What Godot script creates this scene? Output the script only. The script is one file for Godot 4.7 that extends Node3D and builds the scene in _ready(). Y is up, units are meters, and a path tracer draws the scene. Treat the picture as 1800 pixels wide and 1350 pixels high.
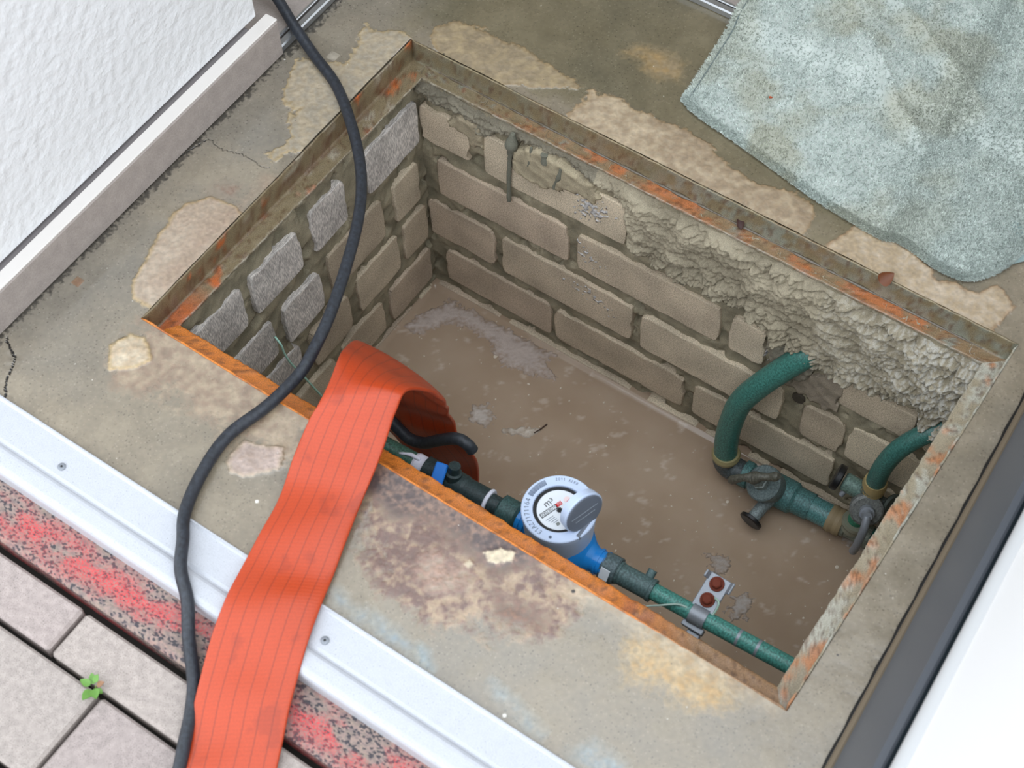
extends Node3D
# Flooded water-meter pit with a rusty steel rim, seen from standing height. Units: metres, y up; the slab's top is y = 0.

var rng := RandomNumberGenerator.new()
var M := {}
var taken := {}

# ---------------------------------------------------------------- mesh buffer
class Buf:
	var v := PackedVector3Array()
	var n := PackedVector3Array()
	var c := PackedColorArray()
	var t := PackedVector2Array()
	var i := PackedInt32Array()

	func mesh() -> ArrayMesh:
		var a := []
		a.resize(Mesh.ARRAY_MAX)
		a[Mesh.ARRAY_VERTEX] = v
		a[Mesh.ARRAY_NORMAL] = n
		a[Mesh.ARRAY_COLOR] = c
		a[Mesh.ARRAY_TEX_UV] = t
		a[Mesh.ARRAY_INDEX] = i
		var m := ArrayMesh.new()
		m.add_surface_from_arrays(Mesh.PRIMITIVE_TRIANGLES, a)
		return m

	func vert(p: Vector3, nn: Vector3, col: Color, uv := Vector2.ZERO) -> void:
		v.append(p)
		n.append(nn)
		c.append(col)
		t.append(uv)

	# a grid of (nu+1) x (nv+1) points; front side is towards dP/du x dP/dv
	func grid(nu: int, nv: int, P: PackedVector3Array, C: PackedColorArray, T: PackedVector2Array, wrap_u := false) -> void:
		var w := nu + 1
		var at := v.size()
		for y in nv + 1:
			for x in w:
				var xa := x - 1
				var xb := x + 1
				if wrap_u:
					xa = x - 1 if x > 0 else nu - 1
					xb = x + 1 if x < nu else 1
				else:
					xa = maxi(xa, 0)
					xb = mini(xb, nu)
				var du := P[y * w + xb] - P[y * w + xa]
				var dv := P[mini(y + 1, nv) * w + x] - P[maxi(y - 1, 0) * w + x]
				var nn := du.cross(dv)
				n.append(nn.normalized() if nn.length_squared() > 1e-20 else Vector3.UP)
		v.append_array(P)
		c.append_array(C)
		t.append_array(T)
		for y in nv:
			for x in nu:
				var a := at + y * w + x
				i.append_array([a, a + w + 1, a + 1, a, a + w, a + w + 1])

	func quad(a: Vector3, b: Vector3, cc: Vector3, d: Vector3, col: Color) -> void:  # counter-clockwise from outside
		var nn := (b - a).cross(cc - a)
		if nn.length_squared() < 1e-18:
			nn = (cc - a).cross(d - a)
		nn = nn.normalized()
		var at := v.size()
		vert(a, nn, col, Vector2(0, 0))
		vert(b, nn, col, Vector2(1, 0))
		vert(cc, nn, col, Vector2(1, 1))
		vert(d, nn, col, Vector2(0, 1))
		i.append_array([at, at + 2, at + 1, at, at + 3, at + 2])

	func tri(a: Vector3, b: Vector3, cc: Vector3, col: Color) -> void:
		var nn := (b - a).cross(cc - a).normalized()
		var at := v.size()
		vert(a, nn, col, Vector2(0, 0))
		vert(b, nn, col, Vector2(1, 0))
		vert(cc, nn, col, Vector2(1, 1))
		i.append_array([at, at + 2, at + 1])

	# a box with chamfered edges, in the axes of xf
	func box(xf: Transform3D, size: Vector3, bev: float, col: Color) -> void:
		var h := size / 2.0
		bev = minf(bev, minf(h.x, minf(h.y, h.z)) * 0.9)
		var q := h - Vector3.ONE * bev
		for ax in 3:
			for s in [-1.0, 1.0]:
				var o := Vector3.ZERO
				o[ax] = h[ax] * s
				var u := Vector3.ZERO
				u[(ax + 1) % 3] = q[(ax + 1) % 3]
				var w := Vector3.ZERO
				w[(ax + 2) % 3] = q[(ax + 2) % 3]
				if s < 0:
					u = -u
				quad(xf * (o - u - w), xf * (o + u - w), xf * (o + u + w), xf * (o - u + w), col)
		if bev <= 0.0:
			return
		for ax in 3:  # edges along ax
			var b1 := (ax + 1) % 3
			var b2 := (ax + 2) % 3
			for s1 in [-1.0, 1.0]:
				for s2 in [-1.0, 1.0]:
					var e := Vector3.ZERO
					e[ax] = q[ax]
					var p1 := Vector3.ZERO
					p1[b1] = h[b1] * s1
					p1[b2] = q[b2] * s2
					var p2 := Vector3.ZERO
					p2[b1] = q[b1] * s1
					p2[b2] = h[b2] * s2
					flipquad(xf, p1, p2, e, col)
		for sx in [-1.0, 1.0]:
			for sy in [-1.0, 1.0]:
				for sz in [-1.0, 1.0]:
					var a := Vector3(h.x * sx, q.y * sy, q.z * sz)
					var b := Vector3(q.x * sx, h.y * sy, q.z * sz)
					var d := Vector3(q.x * sx, q.y * sy, h.z * sz)
					if sx * sy * sz > 0:
						tri(xf * a, xf * b, xf * d, col)
					else:
						tri(xf * a, xf * d, xf * b, col)

	func flipquad(xf: Transform3D, p1: Vector3, p2: Vector3, e: Vector3, col: Color) -> void:
		var nn := (p2 - p1).cross(e)
		if nn.dot(p1 + p2) > 0.0:
			quad(xf * (p1 - e), xf * (p2 - e), xf * (p2 + e), xf * (p1 + e), col)
		else:
			quad(xf * (p2 - e), xf * (p1 - e), xf * (p1 + e), xf * (p2 + e), col)

	# tube along points; rad a number or one radius per point; each segment its own strip if crisp
	func tube(pts: PackedVector3Array, rad: PackedFloat32Array, seg: int, col: Color, crisp := false, caps := true, axis := Vector3.ZERO) -> void:
		var np := pts.size()
		var dirs := PackedVector3Array()
		for k in np:
			var d := pts[mini(k + 1, np - 1)] - pts[maxi(k - 1, 0)]
			if d.length() < 1e-7:
				d = pts[np - 1] - pts[0]
			dirs.append(d.normalized() if axis == Vector3.ZERO else axis)
		var side := dirs[0].cross(Vector3.UP)
		if side.length() < 0.2:
			side = dirs[0].cross(Vector3.RIGHT)
		side = side.normalized()
		var P := PackedVector3Array()
		var C := PackedColorArray()
		var T := PackedVector2Array()
		var run := 0.0
		for k in np:
			side = (side - dirs[k] * side.dot(dirs[k])).normalized()
			var up := side.cross(dirs[k]).normalized()
			if k > 0:
				run += pts[k].distance_to(pts[k - 1])
			for s in seg + 1:
				var a := -TAU * s / seg
				P.append(pts[k] + (side * cos(a) + up * sin(a)) * rad[k])
				C.append(col)
				T.append(Vector2(float(s) / seg, run))
		if crisp:
			var w := seg + 1
			for k in np - 1:
				grid(seg, 1, P.slice(k * w, (k + 2) * w), C.slice(k * w, (k + 2) * w), T.slice(k * w, (k + 2) * w), true)
		else:
			grid(seg, np - 1, P, C, T, true)
		if caps:
			for e in [0, np - 1]:
				if rad[e] < 1e-5:
					continue
				var at := v.size()
				var nn := -dirs[0] if e == 0 else dirs[np - 1]
				vert(pts[e], nn, col)
				for s in seg + 1:
					vert(P[e * (seg + 1) + s], nn, col)
				for s in seg:
					if e == 0:
						i.append_array([at, at + 1 + s, at + 2 + s])
					else:
						i.append_array([at, at + 2 + s, at + 1 + s])


# ---------------------------------------------------------------- helpers
func numbered(called: String, parent: Node) -> String:
	var key := str(parent.get_instance_id()) + called
	var k: int = taken.get(key, 0)
	taken[key] = k + 1
	return called if k == 0 else "%s_%03d" % [called, k]

func put(called: String, mesh: Mesh, mat: Material, parent: Node = self) -> MeshInstance3D:
	var o := MeshInstance3D.new()
	o.name = numbered(called, parent)
	o.mesh = mesh
	o.material_override = mat
	parent.add_child(o, true)
	return o

func thing(called: String, label: String, category: String, at := Vector3.ZERO) -> Node3D:
	var o := Node3D.new()
	o.name = numbered(called, self)
	o.position = at
	add_child(o, true)
	tag(o, label, category)
	return o

func tag(o: Node, label: String, category: String, group := "") -> void:
	o.set_meta("label", label)
	o.set_meta("category", category)
	if group:
		o.set_meta("group", group)

func struct(o: Node, label: String, category: String) -> void:
	tag(o, label, category)
	o.set_meta("kind", "structure")

func lin(r: int, g: int, b: int) -> Color:
	return Color8(r, g, b).srgb_to_linear()

func fnl(seed_: int, freq: float, oct := 4, type := FastNoiseLite.TYPE_SIMPLEX_SMOOTH) -> FastNoiseLite:
	var f := FastNoiseLite.new()
	f.seed = seed_
	f.noise_type = type
	f.frequency = freq
	f.fractal_octaves = oct
	return f

func warped(seed_: int, freq: float, oct: int, amp: float) -> FastNoiseLite:
	var f := fnl(seed_, freq, oct)
	f.domain_warp_enabled = true
	f.domain_warp_amplitude = amp
	f.domain_warp_frequency = freq * 0.8
	f.domain_warp_fractal_octaves = 3
	return f

func noise_bytes(f: FastNoiseLite, w: int, h: int, tile := false) -> PackedByteArray:
	var im: Image = f.get_seamless_image(w, h) if tile else f.get_image(w, h)
	im.convert(Image.FORMAT_L8)
	return im.get_data()

func tex(data: PackedByteArray, w: int, h: int, fmt := Image.FORMAT_RGB8) -> ImageTexture:
	return ImageTexture.create_from_image(Image.create_from_data(w, h, false, fmt, data))

# a tiling grey grain: mostly light, with darker pits, lighter specks
func grain(seed_: int, freq: float, low: float, high: float, pits := 0.0, specks := 0.0, size := 512) -> ImageTexture:
	var a := noise_bytes(fnl(seed_, freq, 5), size, size, true)
	var b := noise_bytes(fnl(seed_ + 7, 0.22, 2), size, size, true)
	var out := PackedByteArray()
	out.resize(size * size * 3)
	for k in size * size:
		var g := lerpf(low, high, a[k] / 255.0) * (0.93 + 0.14 * b[k] / 255.0)
		if pits > 0.0 and b[k] < 255.0 * pits:
			g *= 0.62
		if specks > 0.0 and b[k] > 255.0 * (1.0 - specks):
			g = minf(1.0, g * 1.35)
		var q := int(clampf(g, 0.0, 1.0) * 255.0)
		out[k * 3] = q
		out[k * 3 + 1] = q
		out[k * 3 + 2] = q
	return tex(out, size, size)

func mat(color: Color, rough: float, opt := {}) -> StandardMaterial3D:
	var m := StandardMaterial3D.new()
	m.albedo_color = color
	m.roughness = rough
	m.metallic = opt.get("metal", 0.0)
	m.metallic_specular = opt.get("spec", 0.5)
	m.vertex_color_use_as_albedo = opt.get("vc", false)
	if opt.has("tex"):
		m.albedo_texture = opt.tex
	if opt.has("bump"):
		m.heightmap_enabled = true
		m.heightmap_texture = opt.bump
		m.heightmap_scale = opt.get("relief", 0.1)
	if opt.has("tile"):
		m.uv1_triplanar = true
		m.uv1_world_triplanar = true
		m.uv1_scale = Vector3.ONE / float(opt.tile)
	if opt.has("coat"):
		m.clearcoat_enabled = true
		m.clearcoat = opt.coat
		m.clearcoat_roughness = opt.get("coat_rough", 0.1)
	if opt.has("rim"):
		m.rim_enabled = true
		m.rim = opt.rim
		m.rim_tint = 0.5
	return m

func smooth_path(p: PackedVector3Array, per: int) -> PackedVector3Array:
	var out := PackedVector3Array()
	var last := p.size() - 1
	for k in last:
		for s in per:
			out.append(p[k].cubic_interpolate(p[k + 1], p[maxi(k - 1, 0)], p[mini(k + 2, last)], float(s) / per))
	out.append(p[last])
	return out

func v3s(a: Array) -> PackedVector3Array:  # millimetres, three by three
	var out := PackedVector3Array()
	for k in range(0, a.size(), 3):
		out.append(Vector3(a[k], a[k + 1], a[k + 2]) / 1000.0)
	return out

func v2s(a: Array) -> PackedVector2Array:  # millimetres, two by two
	var out := PackedVector2Array()
	for k in range(0, a.size(), 2):
		out.append(Vector2(a[k], a[k + 1]) / 1000.0)
	return out

func rads(n: int, r: float) -> PackedFloat32Array:
	var out := PackedFloat32Array()
	out.resize(n)
	out.fill(r)
	return out

# inside positive, outside negative, metres
func signed(poly: PackedVector2Array, q: Vector2) -> float:
	var best := 1e9
	var inside := false
	var k2 := poly.size() - 1
	for k in poly.size():
		var a := poly[k2]
		var b := poly[k]
		var ab := b - a
		var tt := clampf((q - a).dot(ab) / maxf(ab.length_squared(), 1e-12), 0.0, 1.0)
		best = minf(best, (a + ab * tt).distance_squared_to(q))
		if (a.y > q.y) != (b.y > q.y) and q.x < (b.x - a.x) * (q.y - a.y) / (b.y - a.y) + a.x:
			inside = not inside
		k2 = k
	return sqrt(best) if inside else -sqrt(best)

func rod(b: Buf, p: Vector3, q: Vector3, prof: Array, seg: int, col: Color, crisp := true) -> void:  # prof: [share along p-q, radius, ...]
	var pts := PackedVector3Array()
	var rr := PackedFloat32Array()
	for k in range(0, prof.size(), 2):
		pts.append(p.lerp(q, prof[k]))
		rr.append(prof[k + 1])
	b.tube(pts, rr, seg, col, crisp, true, (q - p).normalized())

func part_tube(called: String, pts: PackedVector3Array, r: float, m: Material, parent: Node, col := Color.WHITE, seg := 16) -> MeshInstance3D:
	var b := Buf.new()
	b.tube(pts, rads(pts.size(), r), seg, col)
	return put(called, b.mesh(), m, parent)

func part_rod(called: String, p: Vector3, q: Vector3, prof: Array, m: Material, parent: Node, seg := 24, col := Color.WHITE) -> MeshInstance3D:
	var b := Buf.new()
	rod(b, p, q, prof, seg, col)
	return put(called, b.mesh(), m, parent)

func part_box(called: String, xf: Transform3D, size: Vector3, bev: float, m: Material, parent: Node, col := Color.WHITE) -> MeshInstance3D:
	var b := Buf.new()
	b.box(xf, size, bev, col)
	return put(called, b.mesh(), m, parent)

func at(x: float, y: float, z: float) -> Transform3D:
	return Transform3D(Basis(), Vector3(x, y, z))


# ---------------------------------------------------------------- the scene
func _ready() -> void:
	rng.seed = 11
	var cam := Camera3D.new()
	cam.name = "camera"
	cam.position = Vector3(1.0840, 1.7698, 0.7488)
	cam.rotation_order = EULER_ORDER_YXZ
	cam.rotation_degrees = Vector3(-57.7281, 36.5881, -2.4185)
	cam.fov = 25.54
	var ca := CameraAttributesPhysical.new()
	ca.frustum_focal_length = 52.95
	ca.frustum_focus_distance = 2.42
	ca.frustum_near = 0.05
	ca.frustum_far = 60.0
	ca.exposure_aperture = 6.3
	cam.attributes = ca
	add_child(cam)
	cam.current = true
	var we := WorldEnvironment.new()
	we.name = "overcast_sky"
	var e := Environment.new()
	e.background_mode = Environment.BG_SKY
	e.sky = Sky.new()
	var sm := ProceduralSkyMaterial.new()
	sm.sky_top_color = Color(0.91, 0.94, 0.97)
	sm.sky_horizon_color = Color(0.95, 0.96, 0.97)
	sm.sky_curve = 0.2
	sm.ground_bottom_color = Color(0.45, 0.43, 0.41)
	sm.ground_horizon_color = Color(0.75, 0.75, 0.75)
	sm.sun_angle_max = 1.0
	sm.energy_multiplier = 1.0
	e.sky.sky_material = sm
	e.tonemap_mode = Environment.TONE_MAPPER_LINEAR
	e.tonemap_exposure = 2.95
	e.sdfgi_enabled = true
	e.ssao_enabled = true
	e.ssil_enabled = true
	we.environment = e
	add_child(we)

	materials()
	building()
	pavement()
	sill()
	slab()
	pit_walls()
	rim_frame()
	water()
	hose_and_cables()
	front_pipe_run()
	back_pipe_run()
	towel()
	door_leaf()
	small_things()


func materials() -> void:
	var g_fine := grain(3, 0.14, 0.80, 1.0, 0.26, 0.0)
	var g_speck := grain(9, 0.12, 0.76, 1.0, 0.26, 0.2)
	var g_soft := grain(15, 0.008, 0.7, 1.0)
	M.g_fine = g_fine
	M.g_speck = g_speck
	M.g_soft = g_soft
	M.plaster = mat(Color(0.87, 0.872, 0.876), 0.85, {"bump": grain(21, 0.025, 0.2, 1.0), "relief": 0.28, "tile": 0.35})
	M.tile = mat(Color(0.65, 0.61, 0.585), 0.5, {"tex": grain(33, 0.03, 0.9, 1.0), "tile": 0.4})
	M.tile_edge = mat(Color(0.86, 0.84, 0.82), 0.5)
	M.alu = mat(Color(0.72, 0.73, 0.74), 0.32, {"metal": 0.85})
	M.white_metal = mat(Color(0.74, 0.75, 0.775), 0.3, {"vc": true, "tex": grain(65, 0.03, 0.96, 1.0, 0.1, 0.0), "tile": 0.25})
	M.mortar = mat(Color.WHITE, 0.85, {"vc": true, "tex": g_speck, "tile": 0.12, "bump": g_speck, "relief": 0.12})
	M.brick = mat(Color.WHITE, 0.88, {"vc": true, "tex": grain(11, 0.10, 0.76, 1.0, 0.26, 0.22), "tile": 0.19, "bump": g_fine, "relief": 0.05})
	M.brick_streaked = mat(Color.WHITE, 0.55, {"vc": true, "tex": streaks(), "tile": 0.22, "bump": g_fine, "relief": 0.05})
	M.rust = mat(Color.WHITE, 0.38, {"vc": true, "tex": g_speck, "tile": 0.16, "bump": g_soft, "relief": 0.1})
	M.paver = mat(Color.WHITE, 0.8, {"vc": true, "tex": grain(41, 0.03, 0.84, 1.0, 0.2, 0.18), "tile": 0.2, "bump": g_speck, "relief": 0.06})
	M.copper = mat(Color.WHITE, 0.4, {"vc": true, "tex": grain(51, 0.045, 0.42, 1.0, 0.34, 0.24), "tile": 0.09})
	M.brass = mat(Color.WHITE, 0.5, {"vc": true, "tex": grain(55, 0.04, 0.45, 1.0, 0.3, 0.24), "tile": 0.08, "metal": 0.1, "bump": g_fine, "relief": 0.03})
	M.blue = mat(Color(0.13, 0.53, 0.84), 0.22)
	M.grey_plastic = mat(Color(0.76, 0.82, 0.92), 0.42)
	M.dark_plastic = mat(Color(0.42, 0.45, 0.50), 0.5)
	M.black = mat(Color(0.055, 0.06, 0.07), 0.45)
	M.rubber = mat(Color.WHITE, 0.5, {"vc": true, "tex": grain(61, 0.02, 0.5, 1.0, 0.0, 0.15), "tile": 0.08})
	M.white = mat(Color(0.88, 0.9, 0.92), 0.5)
	M.tape = mat(Color(0.86, 0.87, 0.92), 0.6)
	M.red = mat(Color(0.8, 0.06, 0.08), 0.5)
	M.ink = mat(Color(0.03, 0.03, 0.035), 0.6)
	M.print = mat(Color(0.36, 0.41, 0.48), 0.6)
	M.zinc = mat(Color(0.62, 0.64, 0.67), 0.45, {"metal": 0.4, "tex": M.g_fine, "tile": 0.05})
	M.rust_bolt = mat(Color(0.42, 0.16, 0.07), 0.7, {"bump": g_speck, "relief": 0.1, "tile": 0.05})


func streaks() -> ImageTexture:  # white efflorescence running down
	var s := 512
	var f := fnl(71, 0.03, 2)
	var a := noise_bytes(fnl(72, 0.02, 4), s, s, true)
	var b := noise_bytes(fnl(73, 0.14, 2), s, s, true)
	var out := PackedByteArray()
	out.resize(s * s * 3)
	for y in s:
		for x in s:
			var k := y * s + x
			var st := f.get_noise_2d(x * 12.0, y * 0.9) * 0.5 + 0.5
			var g := 0.60 + 0.12 * b[k] / 255.0
			var m := clampf((st * 1.1 + a[k] / 255.0 * 0.3 - 0.62) * 4.5, 0.0, 1.0)
			g = lerpf(g, 1.0, m * 0.8)
			var q := int(g * 255.0)
			out[k * 3] = q
			out[k * 3 + 1] = q
			out[k * 3 + 2] = q
	return tex(out, s, s)


func slab_box(called: String, lo: Vector3, hi: Vector3, m: Material, label: String, category: String) -> MeshInstance3D:
	var o := part_box(called, at((lo.x + hi.x) / 2, (lo.y + hi.y) / 2, (lo.z + hi.z) / 2), hi - lo, 0.002, m, self)
	struct(o, label, category)
	return o

func building() -> void:
	# left wall of the entrance, in white structured plaster above a tile skirting
	slab_box("wall_left", Vector3(-0.48, 0.07, -0.412), Vector3(-0.190, 2.45, 0.24), M.plaster, "white roughcast plaster wall above the grey tile skirting", "wall")
	var bb := part_box("baseboard_left", at(-0.1735, 0.033, -0.105), Vector3(0.021, 0.066, 0.64), 0.0025, M.tile, self)
	struct(bb, "beige grey tile skirting along the foot of the white wall", "skirting")
	part_box("tile_edge", at(-0.1738, 0.0672, -0.105), Vector3(0.0198, 0.0035, 0.639), 0.001, M.tile_edge, bb)
	part_box("joint_backing", at(-0.21, 0.033, -0.09), Vector3(0.06, 0.064, 0.6), 0.001, mat(Color(0.50, 0.48, 0.48), 0.9), bb)
	# raised tile floors of the rooms behind, with aluminium edge trims
	slab_box("floor_tiles_left", Vector3(-1.9, -0.05, -2.6), Vector3(-0.183, 0.012, -0.415), M.tile, "beige tile floor beyond the left doorway", "floor")
	slab_box("floor_tiles_back", Vector3(-0.183, -0.05, -2.6), Vector3(2.3, 0.012, -0.842), M.tile, "beige tile floor along the far edge of the slab", "floor")
	for spec in [[Vector3(-0.172, 0.006, -0.62), Vector3(0.012, 0.013, 0.40), Vector3(-0.182, 0.0125, -0.62), Vector3(0.005, 0.003, 0.40), "aluminium edge trim of the tiles at the left doorway"], [Vector3(0.55, 0.006, -0.832), Vector3(1.44, 0.013, 0.012), Vector3(0.55, 0.0125, -0.8405), Vector3(1.44, 0.003, 0.005), "aluminium edge trim of the tiles along the far edge"]]:
		var b := Buf.new()
		b.box(Transform3D(Basis(), spec[0]), spec[1], 0.002, Color.WHITE)
		b.box(Transform3D(Basis(), spec[2]), spec[3], 0.001, Color.WHITE)
		struct(put("trim_1" if spec[0].x < 0 else "trim_2", b.mesh(), M.alu, self), spec[4], "trim")
	# the rest of the porch: closed sides, open to the front
	var dim := mat(Color(0.72, 0.69, 0.64), 0.8)
	slab_box("wall_back", Vector3(-2.1, -0.1, -2.8), Vector3(2.5, 2.45, -2.6), dim, "pale wall at the far end of the hall", "wall")
	slab_box("wall_far_left", Vector3(-2.1, -0.1, -2.6), Vector3(-1.9, 2.45, 0.24), dim, "pale wall at the left end of the hall", "wall")
	slab_box("wall_front", Vector3(-1.9, -0.1, 0.02), Vector3(-0.48, 2.45, 0.24), M.plaster, "white outer wall left of the entrance", "wall")
	slab_box("wall_right", Vector3(1.46, -0.1, -1.2), Vector3(1.70, 1.22, 0.24), M.plaster, "unseen white wall at the right, made low to let sky light in", "wall")  # unseen wall, its height cut down so sky light reaches the pit
	slab_box("ceiling", Vector3(-2.1, 2.45, -2.8), Vector3(2.5, 2.6, -1.15), dim, "plain ceiling over the hall behind the pit", "ceiling")


func pavement() -> void:
	var o := Node3D.new()
	o.name = "pavement"
	add_child(o)
	struct(o, "concrete paving outside the threshold, sprayed with red paint beside the sill", "paving")
	part_box("sand_bed", at(0.8, -0.105, 1.75), Vector3(6.0, 0.1, 3.2), 0.0, mat(Color(0.16, 0.14, 0.12), 0.95, {"tex": M.g_speck, "tile": 0.1}), o)
	# the edging row with exposed grit and red spray paint
	var w := 1024
	var h := 128
	var a := noise_bytes(fnl(81, 0.08, 3), w, h)
	var cell := fnl(84, 0.30, 1, FastNoiseLite.TYPE_CELLULAR)
	cell.fractal_type = FastNoiseLite.FRACTAL_NONE
	cell.cellular_return_type = FastNoiseLite.RETURN_CELL_VALUE
	var a2 := noise_bytes(cell, w, h)
	var r := noise_bytes(fnl(82, 0.012, 4), w, h)
	var s := noise_bytes(fnl(83, 0.3, 1), w, h)
	var out := PackedByteArray()
	out.resize(w * h * 3)
	for y in h:
		for x in w:
			var k := y * w + x
			var g := a[k] / 255.0
			var col := Color(0.58, 0.52, 0.46).lerp(Color(0.45, 0.39, 0.39), g)
			if a2[k] / 255.0 < 0.24:
				col = col.lerp(Color(0.17, 0.17, 0.20), 0.75)
			elif a2[k] / 255.0 > 0.62:
				col = col.lerp(Color(0.64, 0.54, 0.50), 0.5)
			var band := clampf(1.0 - absf(y / float(h) - 0.62) * 2.1, 0.0, 1.0)
			var red := clampf((r[k] / 255.0 - 0.40) * 3.6, 0.0, 1.0) * band
			red *= clampf((s[k] / 255.0 - 0.25) * 2.6, 0.2, 1.0)
			col = col.lerp(Color(0.84, 0.27, 0.28), clampf(red, 0.0, 0.85))
			out[k * 3] = int(col.r * 255)
			out[k * 3 + 1] = int(col.g * 255)
			out[k * 3 + 2] = int(col.b * 255)
	var km := mat(Color.WHITE, 0.75, {"tex": tex(out, w, h)})
	for k in range(-1, 2):
		var x0 := -0.33 + k * 1.04
		var b := Buf.new()
		var P := PackedVector3Array()
		var C := PackedColorArray()
		var T := PackedVector2Array()
		var nf := fnl(85, 60.0, 3)
		for zi in 17:
			for xi in 131:
				var u := xi / 130.0
				var t := zi / 16.0
				var ee := minf(minf(u * 1.03, (1 - u) * 1.03), (1 - t) * 0.085)
				var y := -0.024 - 0.006 * pow(clampf(1.0 - ee / 0.006, 0.0, 1.0), 2.0) + nf.get_noise_2d(x0 + u, t * 0.08) * 0.0012
				P.append(Vector3(x0 + u * 1.03, y, 0.277 + t * 0.082))
				C.append(Color.WHITE)
				T.append(Vector2(u, t))
		b.grid(130, 16, flip_rows(P, 131), C, flip_rows2(T, 131))
		var skirt := 0.277 + 0.082
		b.quad(Vector3(x0, -0.09, skirt), Vector3(x0 + 1.03, -0.09, skirt), Vector3(x0 + 1.03, -0.03, skirt), Vector3(x0, -0.03, skirt), Color.WHITE)
		put("edging_stone", b.mesh(), km, o)
	# paver rows
	var tints := [lin(180, 172, 163), lin(178, 167, 160), lin(183, 171, 163), lin(174, 161, 156)]
	for row in [[0.370, 0.432, -0.036], [0.439, 0.559, 0.048], [0.566, 0.686, -0.05], [0.693, 0.813, 0.05], [0.820, 0.940, -0.04], [0.947, 1.067, 0.05], [1.074, 1.194, -0.05]]:
		for k in range(-4, 9):
			var x0: float = row[2] + k * 0.204 - 0.2
			var sz := Vector3(0.199, 0.06, row[1] - row[0])
			var xf := Transform3D(Basis(Vector3.UP, rng.randf_range(-0.006, 0.006)), Vector3(x0 + 0.1, -0.060 + rng.randf_range(-0.0015, 0.0015), (row[0] + row[1]) / 2))
			part_box("paver", xf, sz, 0.0035, M.paver, o, tints[rng.randi() % 4] if k + int(row[0] * 10) > 4 or k < 0 else lin(180, 166, 161))

func flip_rows(P: PackedVector3Array, w: int) -> PackedVector3Array:
	var out := PackedVector3Array()
	for r in range(P.size() / w - 1, -1, -1):
		out.append_array(P.slice(r * w, (r + 1) * w))
	return out

func flip_rows2(P: PackedVector2Array, w: int) -> PackedVector2Array:
	var out := PackedVector2Array()
	for r in range(P.size() / w - 1, -1, -1):
		out.append_array(P.slice(r * w, (r + 1) * w))
	return out


func sill() -> void:
	# extruded white aluminium threshold: flat inner band, groove, rounded nosing, drop
	var prof := v2s([218, -30, 218, 4, 219, 5.5, 221, 5.5, 222, 4, 224, 2.5, 262, 1.2, 264, 0, 266, -1.2, 268, -0.6, 270, 1.5, 273, 2.8, 277, 3, 290, 2.2, 294, 1.2, 297, -1, 298.5, -4, 299, -8, 299, -30])
	var b := Buf.new()
	var col := Color.WHITE
	for k in prof.size() - 1:
		var p := prof[k]
		var q := prof[k + 1]
		b.quad(Vector3(-0.19, p.y, p.x), Vector3(-0.19, q.y, q.x), Vector3(1.7, q.y, q.x), Vector3(1.7, p.y, p.x), col)
	var o := put("threshold", b.mesh(), M.white_metal)
	struct(o, "white aluminium door threshold between the slab and the paving", "threshold")
	for p in [Vector3(0.034, 0.0022, 0.251), Vector3(0.437, 0.0022, 0.252), Vector3(0.84, 0.0022, 0.251)]:
		part_rod("screw", p - Vector3(0, 0.002, 0), p + Vector3(0, 0.0012, 0), [0, 0.0052, 0.8, 0.0052, 1, 0.003], M.zinc, o, 16)
		part_rod("screw_recess", p + Vector3(0, 0.001, 0), p + Vector3(0, 0.0016, 0), [0, 0.0018, 1, 0.0014], M.ink, o, 6)


# ---------------------------------------------------------------- the slab with its stains
const FX0 := -0.19
const FZ0 := -0.845
const FW := 1.92
const FH := 1.07

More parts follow.
